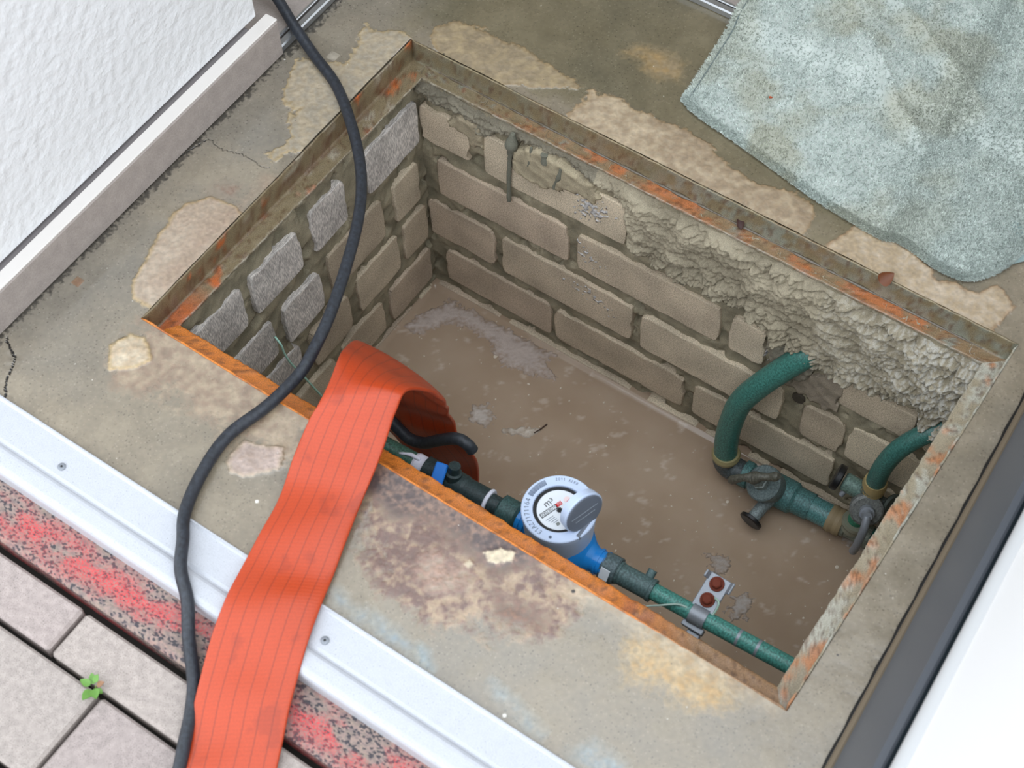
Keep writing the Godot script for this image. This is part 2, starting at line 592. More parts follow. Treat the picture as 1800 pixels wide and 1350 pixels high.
func slab() -> void:
	var w := 1640
	var h := 914
	var mx := FW / w
	var n1 := noise_bytes(warped(101, 0.0035, 5, 60.0), w, h)
	var n2 := noise_bytes(warped(102, 0.018, 5, 14.0), w, h)
	var n3 := noise_bytes(fnl(103, 0.13, 3), w, h)
	var n4 := noise_bytes(fnl(104, 0.33, 1), w, h)
	var col := PackedByteArray()
	col.resize(w * h * 3)
	var hr := PackedByteArray()  # height, roughness, unused
	hr.resize(w * h * 3)
	for k in w * h:
		var a := n1[k] * 0.0039
		var b := n2[k] * 0.0039
		var c := n3[k] * 0.0039
		var t := 0.55 * a + 0.45 * b
		var g := 0.92 + 0.10 * c
		t = t * 1.5 - 0.25
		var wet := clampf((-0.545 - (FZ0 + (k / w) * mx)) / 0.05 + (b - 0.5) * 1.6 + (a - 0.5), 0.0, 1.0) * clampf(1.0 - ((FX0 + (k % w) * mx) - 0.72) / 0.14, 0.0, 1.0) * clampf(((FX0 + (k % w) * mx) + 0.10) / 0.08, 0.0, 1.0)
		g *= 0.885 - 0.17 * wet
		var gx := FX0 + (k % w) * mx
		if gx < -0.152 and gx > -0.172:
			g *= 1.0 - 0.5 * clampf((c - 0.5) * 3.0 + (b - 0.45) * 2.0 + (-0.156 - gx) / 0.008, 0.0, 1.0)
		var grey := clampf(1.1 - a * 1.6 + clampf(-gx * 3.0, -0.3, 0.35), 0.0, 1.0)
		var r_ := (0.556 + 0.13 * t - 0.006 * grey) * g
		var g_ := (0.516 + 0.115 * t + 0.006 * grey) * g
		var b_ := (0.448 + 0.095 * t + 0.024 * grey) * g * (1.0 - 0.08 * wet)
		if n4[k] > 226:
			r_ += 0.08
			g_ += 0.08
			b_ += 0.08
		elif n4[k] < 26:
			r_ *= 0.72
			g_ *= 0.72
			b_ *= 0.72
		col[k * 3] = int(minf(r_, 1.0) * 255)
		col[k * 3 + 1] = int(minf(g_, 1.0) * 255)
		col[k * 3 + 2] = int(minf(b_, 1.0) * 255)
		hr[k * 3] = int(94 + 3 * c + 14 * b)
		hr[k * 3 + 1] = int(clampf(0.15 + 0.45 * (b * 0.6 + a * 0.4 - 0.3), 0.08, 0.45) * 255)
	# patches: outline (mm, x and z), colour, second colour, rim colour, lift of the surface, roughness, wobble (mm), strength
	var tan_ := Color(0.72, 0.64, 0.53)
	var cream := Color(0.80, 0.74, 0.64)
	var yell := Color(0.70, 0.58, 0.36)
	var pats := [
		[[-125, -373, -142, -425, -112, -438, -89, -460, -90, -504, -108, -539, -81, -570, -47, -546, -10, -543, -5, -423, -10, -335, -52, -261, -68, -269, -61, -309, -80, -327, -86, -354, -106, -353], Color(0.69, 0.625, 0.52), Color(0.60, 0.56, 0.49), yell, 60, 0.55, 14.0, 0.85],
		[[-62, 16, -81, -9, -92, -56, -105, -82, -104, -145, -85, -169, -47, -177, -30, -168, -15, -69, -15, 15], Color(0.73, 0.66, 0.58), Color(0.66, 0.58, 0.50), yell, 60, 0.55, 6.0, 0.9],
		[[-2, 117, -17, 106, -24, 39, 23, 5, 212, 5, 255, 5, 258, 80, 202, 108, 96, 91, 44, 116], Color(0.70, 0.62, 0.52), Color(0.54, 0.45, 0.38), yell, 12, 0.3, 30.0, 0.75],
		[[-14, 115, -37, 84, -27, 57, -8, 49, 20, 73, 10, 93], cream, tan_, yell, 70, 0.6, 5.0, 0.9],
		[[194, 132, 191, 96, 239, 83, 253, 107, 226, 138, 207, 142], Color(0.70, 0.62, 0.58), Color(0.60, 0.52, 0.47), tan_, 70, 0.6, 5.0, 0.9],
		[[330, 71, 350, 5, 513, 5, 600, 5, 660, 30, 640, 90, 618, 118, 564, 148, 522, 167, 473, 166, 401, 136], Color(0.68, 0.58, 0.47), Color(0.40, 0.29, 0.255), Color(0.62, 0.50, 0.44), 16, 0.3, 30.0, 0.9],
		[[340, 10, 436, 10, 560, 10, 575, 45, 552, 66, 500, 70, 450, 62, 403, 80, 350, 74], Color(0.27, 0.22, 0.23), Color(0.52, 0.42, 0.36), Color(0.4, 0.3, 0.27), -10, 0.35, 16.0, 0.85],
		[[560, 92, 600, 85, 622, 95, 600, 116, 570, 120], Color(0.30, 0.22, 0.20), Color(0.55, 0.42, 0.33), Color(0.5, 0.4, 0.33), -10, 0.35, 16.0, 0.8],
		[[470, 95, 520, 88, 530, 110, 500, 130, 470, 122], Color(0.62, 0.55, 0.50), Color(0.70, 0.58, 0.50), Color(0.76, 0.66, 0.58), 20, 0.3, 10.0, 0.7],
		[[725, 60, 758, 16, 840, 16, 850, 77, 749, 98], Color(0.76, 0.66, 0.50), Color(0.72, 0.58, 0.38), tan_, 20, 0.45, 16.0, 0.8],
		[[600, 10, 900, 10, 900, 44, 720, 50, 640, 52], Color(0.72, 0.66, 0.57), Color(0.62, 0.54, 0.44), tan_, 8, 0.4, 8.0, 0.7],
		[[-7, -553, -20, -584, -1, -613, 45, -619, 94, -619, 155, -614, 206, -609, 217, -601, 179, -579, 114, -564, 50, -561], Color(0.66, 0.58, 0.44), Color(0.54, 0.475, 0.37), Color(0.52, 0.42, 0.26), 60, 0.6, 10.0, 0.9],
		[[223, -566, 238, -605, 279, -613, 316, -613, 377, -617, 448, -604, 511, -587, 560, -607, 603, -591, 606, -570, 564, -563, 502, -563, 418, -566, 348, -565, 279, -566], Color(0.71, 0.635, 0.525), Color(0.57, 0.49, 0.39), Color(0.56, 0.44, 0.28), 60, 0.6, 12.0, 0.9],
		[[634, -572, 649, -599, 711, -607, 767, -594, 781, -582, 819, -586, 853, -614, 877, -593, 874, -570, 831, -565, 783, -565, 718, -565], Color(0.76, 0.69, 0.60), Color(0.66, 0.58, 0.47), Color(0.58, 0.44, 0.30), 60, 0.5, 9.0, 0.9],
		[[521, 60, 536, 46, 551, 40, 556, 52, 533, 65], Color(0.86, 0.80, 0.68), cream, cream, 30, 0.6, 6.0, 0.95],
		[[510, 85, 513, 77, 520, 79, 518, 87], Color(0.86, 0.80, 0.68), cream, cream, 30, 0.6, 2.0, 0.95],
		[[409, 197, 457, 195, 499, 196, 521, 205, 501, 211, 462, 212, 418, 208], Color(0.52, 0.60, 0.66), Color(0.55, 0.57, 0.56), Color(0.55, 0.57, 0.56), 0, 0.3, 12.0, 0.75],
		[[528, 197, 540, 198, 558, 212, 535, 213], Color(0.52, 0.62, 0.68), Color(0.55, 0.58, 0.57), Color(0.55, 0.57, 0.56), 0, 0.3, 7.0, 0.85],
		[[622, 187, 652, 191, 702, 205, 686, 208, 641, 198], Color(0.55, 0.62, 0.66), Color(0.58, 0.58, 0.56), Color(0.55, 0.57, 0.56), 0, 0.3, 8.0, 0.7],
		[[736, 205, 750, 181, 794, 186, 790, 208, 760, 212], Color(0.56, 0.64, 0.69), Color(0.58, 0.58, 0.56), Color(0.55, 0.57, 0.56), 0, 0.3, 12.0, 0.8],
		[[237, -694, 274, -724, 322, -723, 325, -688, 277, -675], Color(0.68, 0.55, 0.36), Color(0.6, 0.52, 0.4), Color(0.56, 0.5, 0.4), 0, 0.4, 16.0, 0.7],
		[[-95, -174, -83, -202, -63, -201, -53, -184, -82, -171], Color(0.52, 0.33, 0.26), Color(0.55, 0.48, 0.42), Color(0.55, 0.48, 0.42), 0, 0.35, 14.0, 0.65],
		[[-60, -130, -40, -240, -34, -240, -34, -20, -50, -20], Color(0.60, 0.48, 0.40), Color(0.6, 0.52, 0.44), Color(0.55, 0.48, 0.42), 0, 0.35, 12.0, 0.6],
		[[-142, 37, -139, 31, -133, 34, -136, 40], Color(0.55, 0.30, 0.12), Color(0.5, 0.3, 0.18), Color(0.5, 0.4, 0.3), 20, 0.6, 2.0, 0.9],
		[[-108, -459, -102, -464, -97, -458, -103, -453], Color(0.84, 0.8, 0.74), Color(0.8, 0.76, 0.7), Color(0.7, 0.66, 0.6), 20, 0.6, 2.0, 0.9],
	]
	for p in pats:
		var poly := v2s(p[0])
		for q in poly.size():
			if poly[q].y < -0.553 and poly[q].y > -0.5735:
				poly[q].y = -0.532
		var lo := Vector2(1e9, 1e9)
		var hi := -lo
		for q in poly:
			lo = lo.min(q)
			hi = hi.max(q)
		var wob: float = p[6] / 1000.0
		var soft := 0.0015 if p[4] > 25 else 0.012
		var c1: Color = p[1]
		var c2: Color = p[2]
		var cr: Color = p[3]
		for y in range(maxi(0, int((lo.y - wob - FZ0) / mx)), mini(h, int((hi.y + wob - FZ0) / mx))):
			for x in range(maxi(0, int((lo.x - wob - FX0) / mx)), mini(w, int((hi.x + wob - FX0) / mx))):
				var k := y * w + x
				var d := signed(poly, Vector2(FX0 + x * mx, FZ0 + y * mx)) + (n2[k] / 255.0 - 0.5 + (n3[k] / 255.0 - 0.5) * 0.35) * wob * 1.6
				if d < -soft:
					continue
				var m := clampf((d + soft) / (2.0 * soft), 0.0, 1.0) * float(p[7])
				var mixn := clampf((n2[(k * 3 + 917) % (w * h)] / 255.0 - 0.5) * 1.9 + (n1[k] / 255.0 - 0.5) * 1.6 + (n3[k] / 255.0 - 0.5) * 1.3 + 0.5, 0.0, 1.0)
				var cc := c1.lerp(c2, mixn)
				if d < 0.006 and p[4] > 25:
					cc = cc.lerp(cr, 0.7 * (1.0 - clampf(d / 0.006, 0.0, 1.0)))
				var g := 0.84 + 0.3 * n3[k] / 255.0
				col[k * 3] = int(minf(255, lerpf(col[k * 3], cc.r * g * 255, m)))
				col[k * 3 + 1] = int(minf(255, lerpf(col[k * 3 + 1], cc.g * g * 255, m)))
				col[k * 3 + 2] = int(minf(255, lerpf(col[k * 3 + 2], cc.b * g * 255, m)))
				hr[k * 3] = clampi(int(hr[k * 3] + float(p[4]) * m * (0.8 + 0.8 * (n2[k] / 255.0 - 0.5) + 0.5 * (n3[k] / 255.0 - 0.5))), 0, 255)
				hr[k * 3 + 1] = int(lerpf(hr[k * 3 + 1], float(p[5]) * 255, m))
	# cracks
	var cracks := [[-152, -243, -122, -243, -91, -248, -49, -251], [-154, 150, -141, 160, -123, 172, -116, 182, -110, 193, -98, 206, -92, 217], [-152, -243, -158, -225, -166, -200]]
	for cr in cracks:
		var pts := v2s(cr)
		for k in pts.size() - 1:
			for s in 60:
				var q := pts[k].lerp(pts[k + 1], s / 60.0)
				var x := int((q.x - FX0) / mx)
				var y := int((q.y - FZ0) / mx) + int((n2[clampi(int((q.y - FZ0) / mx), 0, h - 1) * w + clampi(x, 0, w - 1)] - 127) / 14.0)
				for dx in (2 if cr == cracks[1] and s % 3 > 0 else 1):
					var kk := clampi(y, 0, h - 1) * w + clampi(x + dx, 0, w - 1)
					for ch in 3:
						col[kk * 3 + ch] = int(col[kk * 3 + ch] * (0.35 if cr == cracks[1] else 0.72))
					hr[kk * 3] = 10 if cr == cracks[1] else 70
	# white paint drops and dark grit
	for s in 260:
		var x := rng.randi_range(2, w - 6)
		var y := rng.randi_range(2, h - 6)
		var big := 4 if rng.randf() < 0.05 else 2 if rng.randf() < 0.14 else 1
		var pale := rng.randf() < 0.5
		for dy in big:
			for dx in big:
				if big > 2 and (dx in [0, big - 1]) and (dy in [0, big - 1]):
					continue
				var kk := (y + dy) * w + x + dx
				col[kk * 3] = 225 if pale else 50
				col[kk * 3 + 1] = 222 if pale else 44
				col[kk * 3 + 2] = 214 if pale else 40
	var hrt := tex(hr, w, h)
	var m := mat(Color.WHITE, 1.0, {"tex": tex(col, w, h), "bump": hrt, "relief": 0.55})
	m.roughness_texture = hrt
	m.roughness_texture_channel = BaseMaterial3D.TEXTURE_CHANNEL_GREEN
	m.metallic_specular = 0.7
	m.texture_repeat = false
	var b := Buf.new()
	var soft_n := fnl(111, 3.0, 3)
	var hole := [-0.0312, 0.9095, -0.5465, 0.0332]
	for reg in [[FX0, hole[0], FZ0, FZ0 + FH], [hole[1], FX0 + FW, FZ0, FZ0 + FH], [hole[0], hole[1], FZ0, hole[2]], [hole[0], hole[1], hole[3], FZ0 + FH]]:
		var nu := int(ceil((reg[1] - reg[0]) / 0.006))
		var nv := int(ceil((reg[3] - reg[2]) / 0.006))
		var P := PackedVector3Array()
		var C := PackedColorArray()
		var T := PackedVector2Array()
		for zi in range(nv, -1, -1):
			for xi in nu + 1:
				var x := lerpf(reg[0], reg[1], float(xi) / nu)
				var z := lerpf(reg[2], reg[3], float(zi) / nv)
				var ix := clampi(int((x - FX0) / mx), 0, w - 1)
				var iy := clampi(int((z - FZ0) / mx), 0, h - 1)
				var y := (hr[(iy * w + ix) * 3] - 105.0) / 255.0 * 0.006 + soft_n.get_noise_2d(x, z) * 0.0015
				P.append(Vector3(x, y, z))
				C.append(Color.WHITE)
				T.append(Vector2((x - FX0) / FW, (z - FZ0) / FH))
		b.grid(nu, nv, P, C, T)
	# cut faces round the opening, and the underside
	var hx0: float = hole[0]
	var hx1: float = hole[1]
	var hz0: float = hole[2]
	var hz1: float = hole[3]
	for q in [[Vector3(hx0, 0, hz1), Vector3(hx0, 0, hz0)], [Vector3(hx0, 0, hz0), Vector3(hx1, 0, hz0)], [Vector3(hx1, 0, hz0), Vector3(hx1, 0, hz1)], [Vector3(hx1, 0, hz1), Vector3(hx0, 0, hz1)]]:
		var dn := Vector3(0, -0.08, 0)
		b.quad(q[0] + dn, q[1] + dn, q[1], q[0], Color.WHITE)
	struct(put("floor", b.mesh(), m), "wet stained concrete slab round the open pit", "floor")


# ---------------------------------------------------------------- pit
func brick_mesh(w: float, h: float, d: float, s: int, tint: Color, chip := 0.0) -> Mesh:  # front face in the xy plane towards +z
	var b := Buf.new()
	var xs := [0.0, 0.0, 0.0, 0.0011, 0.0026, 0.006]
	var ys := [0.0, 0.0, 0.0, 0.0011, 0.0026, 0.006]
	for q in [[xs, w, 0.011], [ys, h, 0.012]]:
		var cnt := int((q[1] - 0.012) / q[2])
		for k in range(1, cnt):
			q[0].append(0.006 + (q[1] - 0.012) * k / cnt)
		q[0].append_array([q[1] - 0.006, q[1] - 0.0026, q[1] - 0.0011, q[1], q[1], q[1]])
	var nx: int = xs.size() - 1
	var ny: int = ys.size() - 1
	var n := fnl(s, 45.0, 3)
	var n2 := fnl(s + 1, 14.0, 2)
	var n4 := fnl(s + 2, 26.0, 2)
	var P := PackedVector3Array()
	var C := PackedColorArray()
	var T := PackedVector2Array()
	for yi in ny + 1:
		for xi in nx + 1:
			var x: float = xs[xi] - w / 2
			var y: float = ys[yi] - h / 2
			var ex: float = minf(xs[xi], w - xs[xi])
			var ey: float = minf(ys[yi], h - ys[yi])
			var corner := clampf(1.0 - Vector2(ex, ey).length() / 0.016, 0.0, 1.0)
			var nick := maxf(0.0, n4.get_noise_2d(x + s, y) - 0.12) * chip * 2.4
			var px := x
			x += signf(-x) * clampf(1.0 - ex / 0.006, 0.0, 1.0) * (0.0011 + 0.0022 * n.get_noise_2d(s, y) + nick)
			y += signf(-y) * clampf(1.0 - ey / 0.006, 0.0, 1.0) * (0.0011 + 0.0022 * n.get_noise_2d(px, s) + nick)
			x -= signf(x) * corner * corner * (0.002 + chip * 0.6)
			y -= signf(y) * corner * corner * (0.002 + chip * 0.5)
			var ee := minf(ex, ey)
			var z := n.get_noise_2d(px, y) * 0.0004 + n2.get_noise_2d(px, y) * 0.0006 - 0.0012 * clampf(1.0 - ee / 0.0026, 0.0, 1.0)
			if xi < 2 or yi < 2 or xi > nx - 2 or yi > ny - 2:
				z = -0.008 if mini(mini(xi, nx - xi), mini(yi, ny - yi)) == 1 else -d
			P.append(Vector3(x, y, z))
			var k := 1.0 + 0.26 * n2.get_noise_2d(px * 0.8 + 4.0, y * 0.8)
			C.append(Color(tint.r * k, tint.g * k, tint.b * k))
			T.append(Vector2.ZERO)
	b.grid(nx, ny, P, C, T)
	return b.mesh()

const WATER := -0.541
const ZB := -0.520
const XL := -0.006

func mortar_wall(x0: float, x1: float, seed_: int) -> Mesh:  # rough bed behind the bricks, facing +z, local x and world y
	var b := Buf.new()
	var nu := int((x1 - x0) / 0.005)
	var nv := 106
	var n := fnl(seed_, 22.0, 5)
	var n2 := fnl(seed_ + 1, 90.0, 3)
	var P := PackedVector3Array()
	var C := PackedColorArray()
	var T := PackedVector2Array()
	var c1 := lin(176, 165, 138)
	var c2 := lin(136, 128, 106)
	for yi in nv + 1:
		for xi in nu + 1:
			var x := lerpf(x0, x1, float(xi) / nu)
			var y := lerpf(-0.57, -0.037, float(yi) / nv)
			var a := n.get_noise_2d(x, y)
			P.append(Vector3(x, y, -0.0048 + a * 0.0045 + n2.get_noise_2d(x, y) * 0.0015 - 0.012 * clampf((n.get_noise_2d(x * 0.7 + 9.0, y * 0.7) - 0.30) * 5.0, 0.0, 1.0)))
			C.append(c1.lerp(c2, clampf(0.5 - a * 1.2, 0.0, 1.0)))
			T.append(Vector2.ZERO)
	b.grid(nu, nv, P, C, T)
	# thickness
	b.quad(Vector3(x0, -0.57, -0.12), Vector3(x0, -0.037, -0.12), Vector3(x1, -0.037, -0.12), Vector3(x1, -0.57, -0.12), c2)
	b.quad(Vector3(x0, -0.037, -0.012), Vector3(x1, -0.037, -0.012), Vector3(x1, -0.037, -0.12), Vector3(x0, -0.037, -0.12), c2)
	return b.mesh()

func pit_walls() -> void:
	var tints := [lin(216, 198, 172), lin(224, 207, 180), lin(204, 187, 162), lin(228, 212, 184), lin(212, 192, 168)]
	# far wall: x0, x1, top, bottom in millimetres, material (0 plain, 1 streaked), proudness
	var back := put("wall_back_pit", mortar_wall(-0.03, 0.93, 131), M.mortar)
	back.name = "wall_pit_back"
	back.position = Vector3(0, 0, ZB)
	struct(back, "far brick wall of the flooded pit with crumbling mortar at its top", "wall")
	var rows := [
		[-8, 84, -92, -174, 0, 1], [107, 355, -88, -180, 0, 0], [367, 610, -90, -182, 0, -9], [620, 870, -88, -180, 0, -12],
		[16, 257, -205, -291, 0, 0], [271, 519, -205, -291, 0, 1], [533, 594, -203, -290, 0, 2], [712, 829, -216, -283, 0, 0], [842, 900, -206, -290, 0, -2],
		[-10, 120, -314, -405, 0, 0], [132, 374, -314, -405, 0, 1], [388, 634, -317, -405, 0, 3], [665, 736, -322, -410, 0, 0], [740, 900, -318, -408, 0, -1],
		[17, 226, -428, -512, 0, 0], [231, 474, -428, -512, 0, 1], [488, 733, -428, -512, 0, 0], [745, 800, -440, -520, 0, -5], [806, 900, -428, -512, 0, 0],
		[-10, 130, -533, -600, 0, 4], [138, 383, -533, -600, 0, 4], [400, 640, -533, -600, 0, 5], [648, 890, -533, -600, 0, 5],
	]
	for k in rows.size():
		var r: Array = rows[k]
		var o := put("brick", brick_mesh((r[1] - r[0]) / 1000.0, (r[2] - r[3]) / 1000.0, 0.03, 300 + k * 3, tints[k % 5], 0.006 if k % 3 == 0 else 0.002), M.brick, back)
		o.position = Vector3((r[0] + r[1]) / 2000.0, (r[2] + r[3]) / 2000.0, r[5] / 1000.0)
	# near-left wall (local x runs towards the front)
	var left := put("wall_pit_left", mortar_wall(-0.06, 0.53, 151), M.mortar)
	left.rotation.y = PI / 2
	left.position = Vector3(XL, 0, 0)
	struct(left, "left brick wall of the flooded pit with white salt streaks", "wall")
	var lrows := [  # z from, z to
		[-517, -388, -82, -178, 1], [-343, -262, -84, -178, 1], [-236, -130, -84, -172, 1], [-117, 5, -84, -176, 1],
		[-505, -440, -208, -300, 0], [-416, -282, -206, -300, 0], [-262, -174, -210, -300, 1], [-157, -40, -210, -300, 1],
		[-514, -450, -318, -408, 0], [-441, -333, -320, -412, 0], [-311, -214, -326, -416, 0], [-196, -70, -322, -410, 1],
		[-514, -400, -432, -517, 0], [-387, -273, -434, -517, 0], [-258, -150, -434, -517, 0], [-140, -20, -434, -517, 0],
		[-514, -470, -532, -600, 0], [-458, -344, -532, -600, 0], [-330, -216, -532, -600, 0],
	]
	for k in lrows.size():
		var r: Array = lrows[k]
		var o := put("brick", brick_mesh((r[1] - r[0]) / 1000.0, (r[2] - r[3]) / 1000.0, 0.03, 500 + k * 3, lin(238, 230, 222) if r[4] == 1 else tints[(k + 2) % 5] * 0.9, 0.003), M.brick_streaked if r[4] == 1 else M.brick, left)
		o.position = Vector3(-(r[0] + r[1]) / 2000.0, (r[2] + r[3]) / 2000.0, [1, 0, 3, -1][k % 4] / 1000.0)
	# the two near walls, turned away from the eye
	var f := put("wall_pit_front", mortar_wall(-0.03, 0.93, 171), M.mortar)
	f.rotation.y = PI
	f.position = Vector3(0.88, 0, 0.012)
	struct(f, "near wall of the pit below the orange rusted rim", "wall")
	var r2 := put("wall_pit_right", mortar_wall(-0.56, 0.06, 181), M.mortar)
	r2.rotation.y = -PI / 2
	r2.position = Vector3(0.892, 0, 0)
	struct(r2, "right wall of the pit below the grey rusted rim", "wall")
	# lumpy concrete squeezed out below the rim of the far wall
	var low := v2s([-10, -36, -10, -66, 30, -84, 66, -80, 100, -92, 160, -66, 240, -62, 330, -78, 352, -90, 362, -150, 380, -165, 409, -172, 448, -182, 497, -168, 533, -166, 585, -185, 602, -205, 632, -196, 667, -222, 701, -214, 753, -212, 811, -196, 849, -222, 880, -205, 905, -200, 905, -36])
	var b := Buf.new()
	var n := fnl(191, 14.0, 4)
	var n2 := fnl(192, 24.0, 1)
	var n6 := fnl(195, 62.0, 1)
	var n3 := fnl(193, 150.0, 4)
	var n5 := fnl(194, 30.0, 3)
	var P := PackedVector3Array()
	var C := PackedColorArray()
	var T := PackedVector2Array()
	var nu := 458
	var nv := 110
	for yi in nv + 1:
		for xi in nu + 1:
			var x := lerpf(-0.01, 0.905, float(xi) / nu)
			var y := lerpf(-0.235, -0.0355, float(yi) / nv)
			var a := n.get_noise_2d(x, y)
			var cl := n2.get_noise_2d(x + a * 0.02, y * 1.5 + a * 0.02)
			var fine := n3.get_noise_2d(x, y)
			var d := signed(low, Vector2(x, y)) + a * 0.016 + fine * 0.004
			var right := clampf((x - 0.33) / 0.05, 0.0, 1.0)
			var z := -0.03
			if d > -0.004:
				var rise := clampf((d + 0.004) / 0.014, 0.0, 1.0)
				var lumpy := clampf(1.0 - (d - 0.020) / 0.035, 0.12, 1.0)
				lumpy = maxf(lumpy, clampf((x - 0.74) / 0.1, 0.0, 0.8)) * (0.35 + 0.65 * clampf((x - 0.40) / 0.08, 0.0, 1.0))
				z = -0.012 + sqrt(rise) * (0.013 + 0.010 * right) + (1.0 - pow(1.0 - minf(absf(cl) * 1.7, 1.0), 2.0) - 0.5) * 0.013 * rise * lumpy + (1.0 - pow(1.0 - minf(absf(n6.get_noise_2d(x, y)) * 1.7, 1.0), 2.0) - 0.5) * 0.0055 * rise * lumpy + a * 0.010 * (0.4 + 0.6 * right) + fine * 0.0028
				z += n5.get_noise_2d(x * 0.6, y * 1.9) * 0.007 * right * rise
				z -= 0.010 * right * clampf((y + 0.11) / 0.07, 0.0, 1.0)
				if y > -0.062:
					z = minf(z, lerpf(z, -0.006, clampf((y + 0.062) / 0.016, 0.0, 1.0)))
			P.append(Vector3(x, y, z))
			var kk := clampf(0.5 + a * 0.9 + fine * 0.5, 0.0, 1.0)
			var cc := lin(146, 136, 114).lerp(lin(184, 173, 148), kk)
			if x > 0.66:
				cc = cc.lerp(lin(206, 204, 196), clampf((x - 0.60) / 0.25, 0.0, 1.0) * clampf(0.1 + fine * 2.4 + a, 0.0, 0.8))
			if x < 0.3:
				cc = cc.lerp(lin(104, 102, 92), 0.5)
			C.append(cc)
			T.append(Vector2.ZERO)
	b.grid(nu, nv, P, C, T)
	put("mortar_crust", b.mesh(), M.mortar, back)
	# beige smears and dribbles over the top course, a lump by the pipe, chips in the corner
	smear(back, "mortar_smear", [160, -128, 163, -88, 199, -58, 240, -62, 300, -76, 312, -96, 300, -112, 262, -116, 218, -140, 185, -138], 0.0055, lin(196, 182, 152), 201)
	smear(back, "mortar_smear", [46, -112, 58, -76, 80, -70, 112, -78, 108, -122, 92, -128, 76, -110], 0.005, lin(184, 170, 142), 205)
	smear(back, "mortar_smear", [596, -205, 640, -215, 668, -232, 660, -262, 640, -285, 606, -262, 596, -240], 0.010, lin(150, 142, 124), 207)
	smear(back, "mortar_smear", [612, -300, 700, -216, 716, -216, 716, -300, 700, -312], 0.001, lin(172, 158, 138), 208)
	for lm in [[520, 0], [275, -215, 300, -222, 316, -240, 330, -262, 292, -270, 272, -250, 272, -225], [225, -330, 300, -318, 345, -352, 352, -376, 318, -362, 260, -345], [262, -96, 300, -104, 340, -118, 318, -150, 276, -168, 262, -140], [585, -240, 598, -250, 590, -270, 570, -262]].slice(1):
		smear(back, "lime_mark", lm, 0.0032, lin(216, 212, 208), 211 + lm.size(), 0.045)
	for dr in [[165, -50, 162, -75, 159, -101, 157, -125, 155, -160, 154, -208, 3.4, 9.0], [196, -60, 194, -84, 190, -104, 2.2, 4.0], [246, -72, 243, -92, 236, -112, 234, -124, 2.4, 4.2], [218, -60, 219, -78, 5.5, 4.0]]:
		var pts := PackedVector3Array()
		var rr := PackedFloat32Array()
		var cnt: int = (dr.size() - 2) / 2
		for k in cnt:
			pts.append(Vector3(dr[k * 2] / 1000.0, dr[k * 2 + 1] / 1000.0, 0.004))
			rr.append((dr[dr.size() - 1] if k == 1 and cnt > 3 else dr[dr.size() - 2]) / 1000.0)
		pts = smooth_path(pts, 4)
		var r3 := PackedFloat32Array()
		for k in pts.size():
			var f2 := float(k) / 4.0
			r3.append(lerpf(rr[int(f2)], rr[mini(int(f2) + 1, cnt - 1)], f2 - int(f2)) * (0.85 + 0.3 * rng.randf()))
		var bb := Buf.new()
		bb.tube(pts, r3, 8, lin(128, 128, 114))
		put("mortar_drip", bb.mesh(), M.mortar, back)
	# dark hollows where the pipes come out
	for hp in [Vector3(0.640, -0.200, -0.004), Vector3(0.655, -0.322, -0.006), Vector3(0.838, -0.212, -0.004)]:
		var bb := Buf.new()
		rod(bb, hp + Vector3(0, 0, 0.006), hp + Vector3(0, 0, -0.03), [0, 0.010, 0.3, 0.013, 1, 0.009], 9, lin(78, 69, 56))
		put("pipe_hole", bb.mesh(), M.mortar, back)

func smear(parent: Node, called: String, outline: Array, thick: float, col: Color, s: int, ragged := 0.008) -> void:
	var poly := v2s(outline)
	var lo := Vector2(1e9, 1e9)
	var hi := -lo
	for q in poly:
		lo = lo.min(q)
		hi = hi.max(q)
	var nu := int((hi.x - lo.x) / 0.0025)
	var nv := int((hi.y - lo.y) / 0.0025)
	var n := fnl(s, 40.0 if ragged < 0.02 else 90.0, 4)
	var b := Buf.new()
	var P := PackedVector3Array()
	var C := PackedColorArray()
	var T := PackedVector2Array()
	for yi in nv + 1:
		for xi in nu + 1:
			var q := Vector2(lerpf(lo.x, hi.x, float(xi) / nu), lerpf(lo.y, hi.y, float(yi) / nv))
			var a := n.get_noise_2dv(q)
			var d := signed(poly, q) + a * ragged - (0.012 if ragged > 0.02 else 0.0)
			var z := -0.012 if d < 0.0 else thick * sqrt(clampf(d / 0.008, 0.0, 1.0)) + a * 0.0018 if ragged < 0.02 else 0.0004 + minf(d * 0.15, 0.001)
			P.append(Vector3(q.x, q.y, z))
			C.append(col * (0.9 + 0.3 * a))
			T.append(Vector2.ZERO)
	b.grid(nu, nv, P, C, T)
	put(called, b.mesh(), M.mortar, parent)


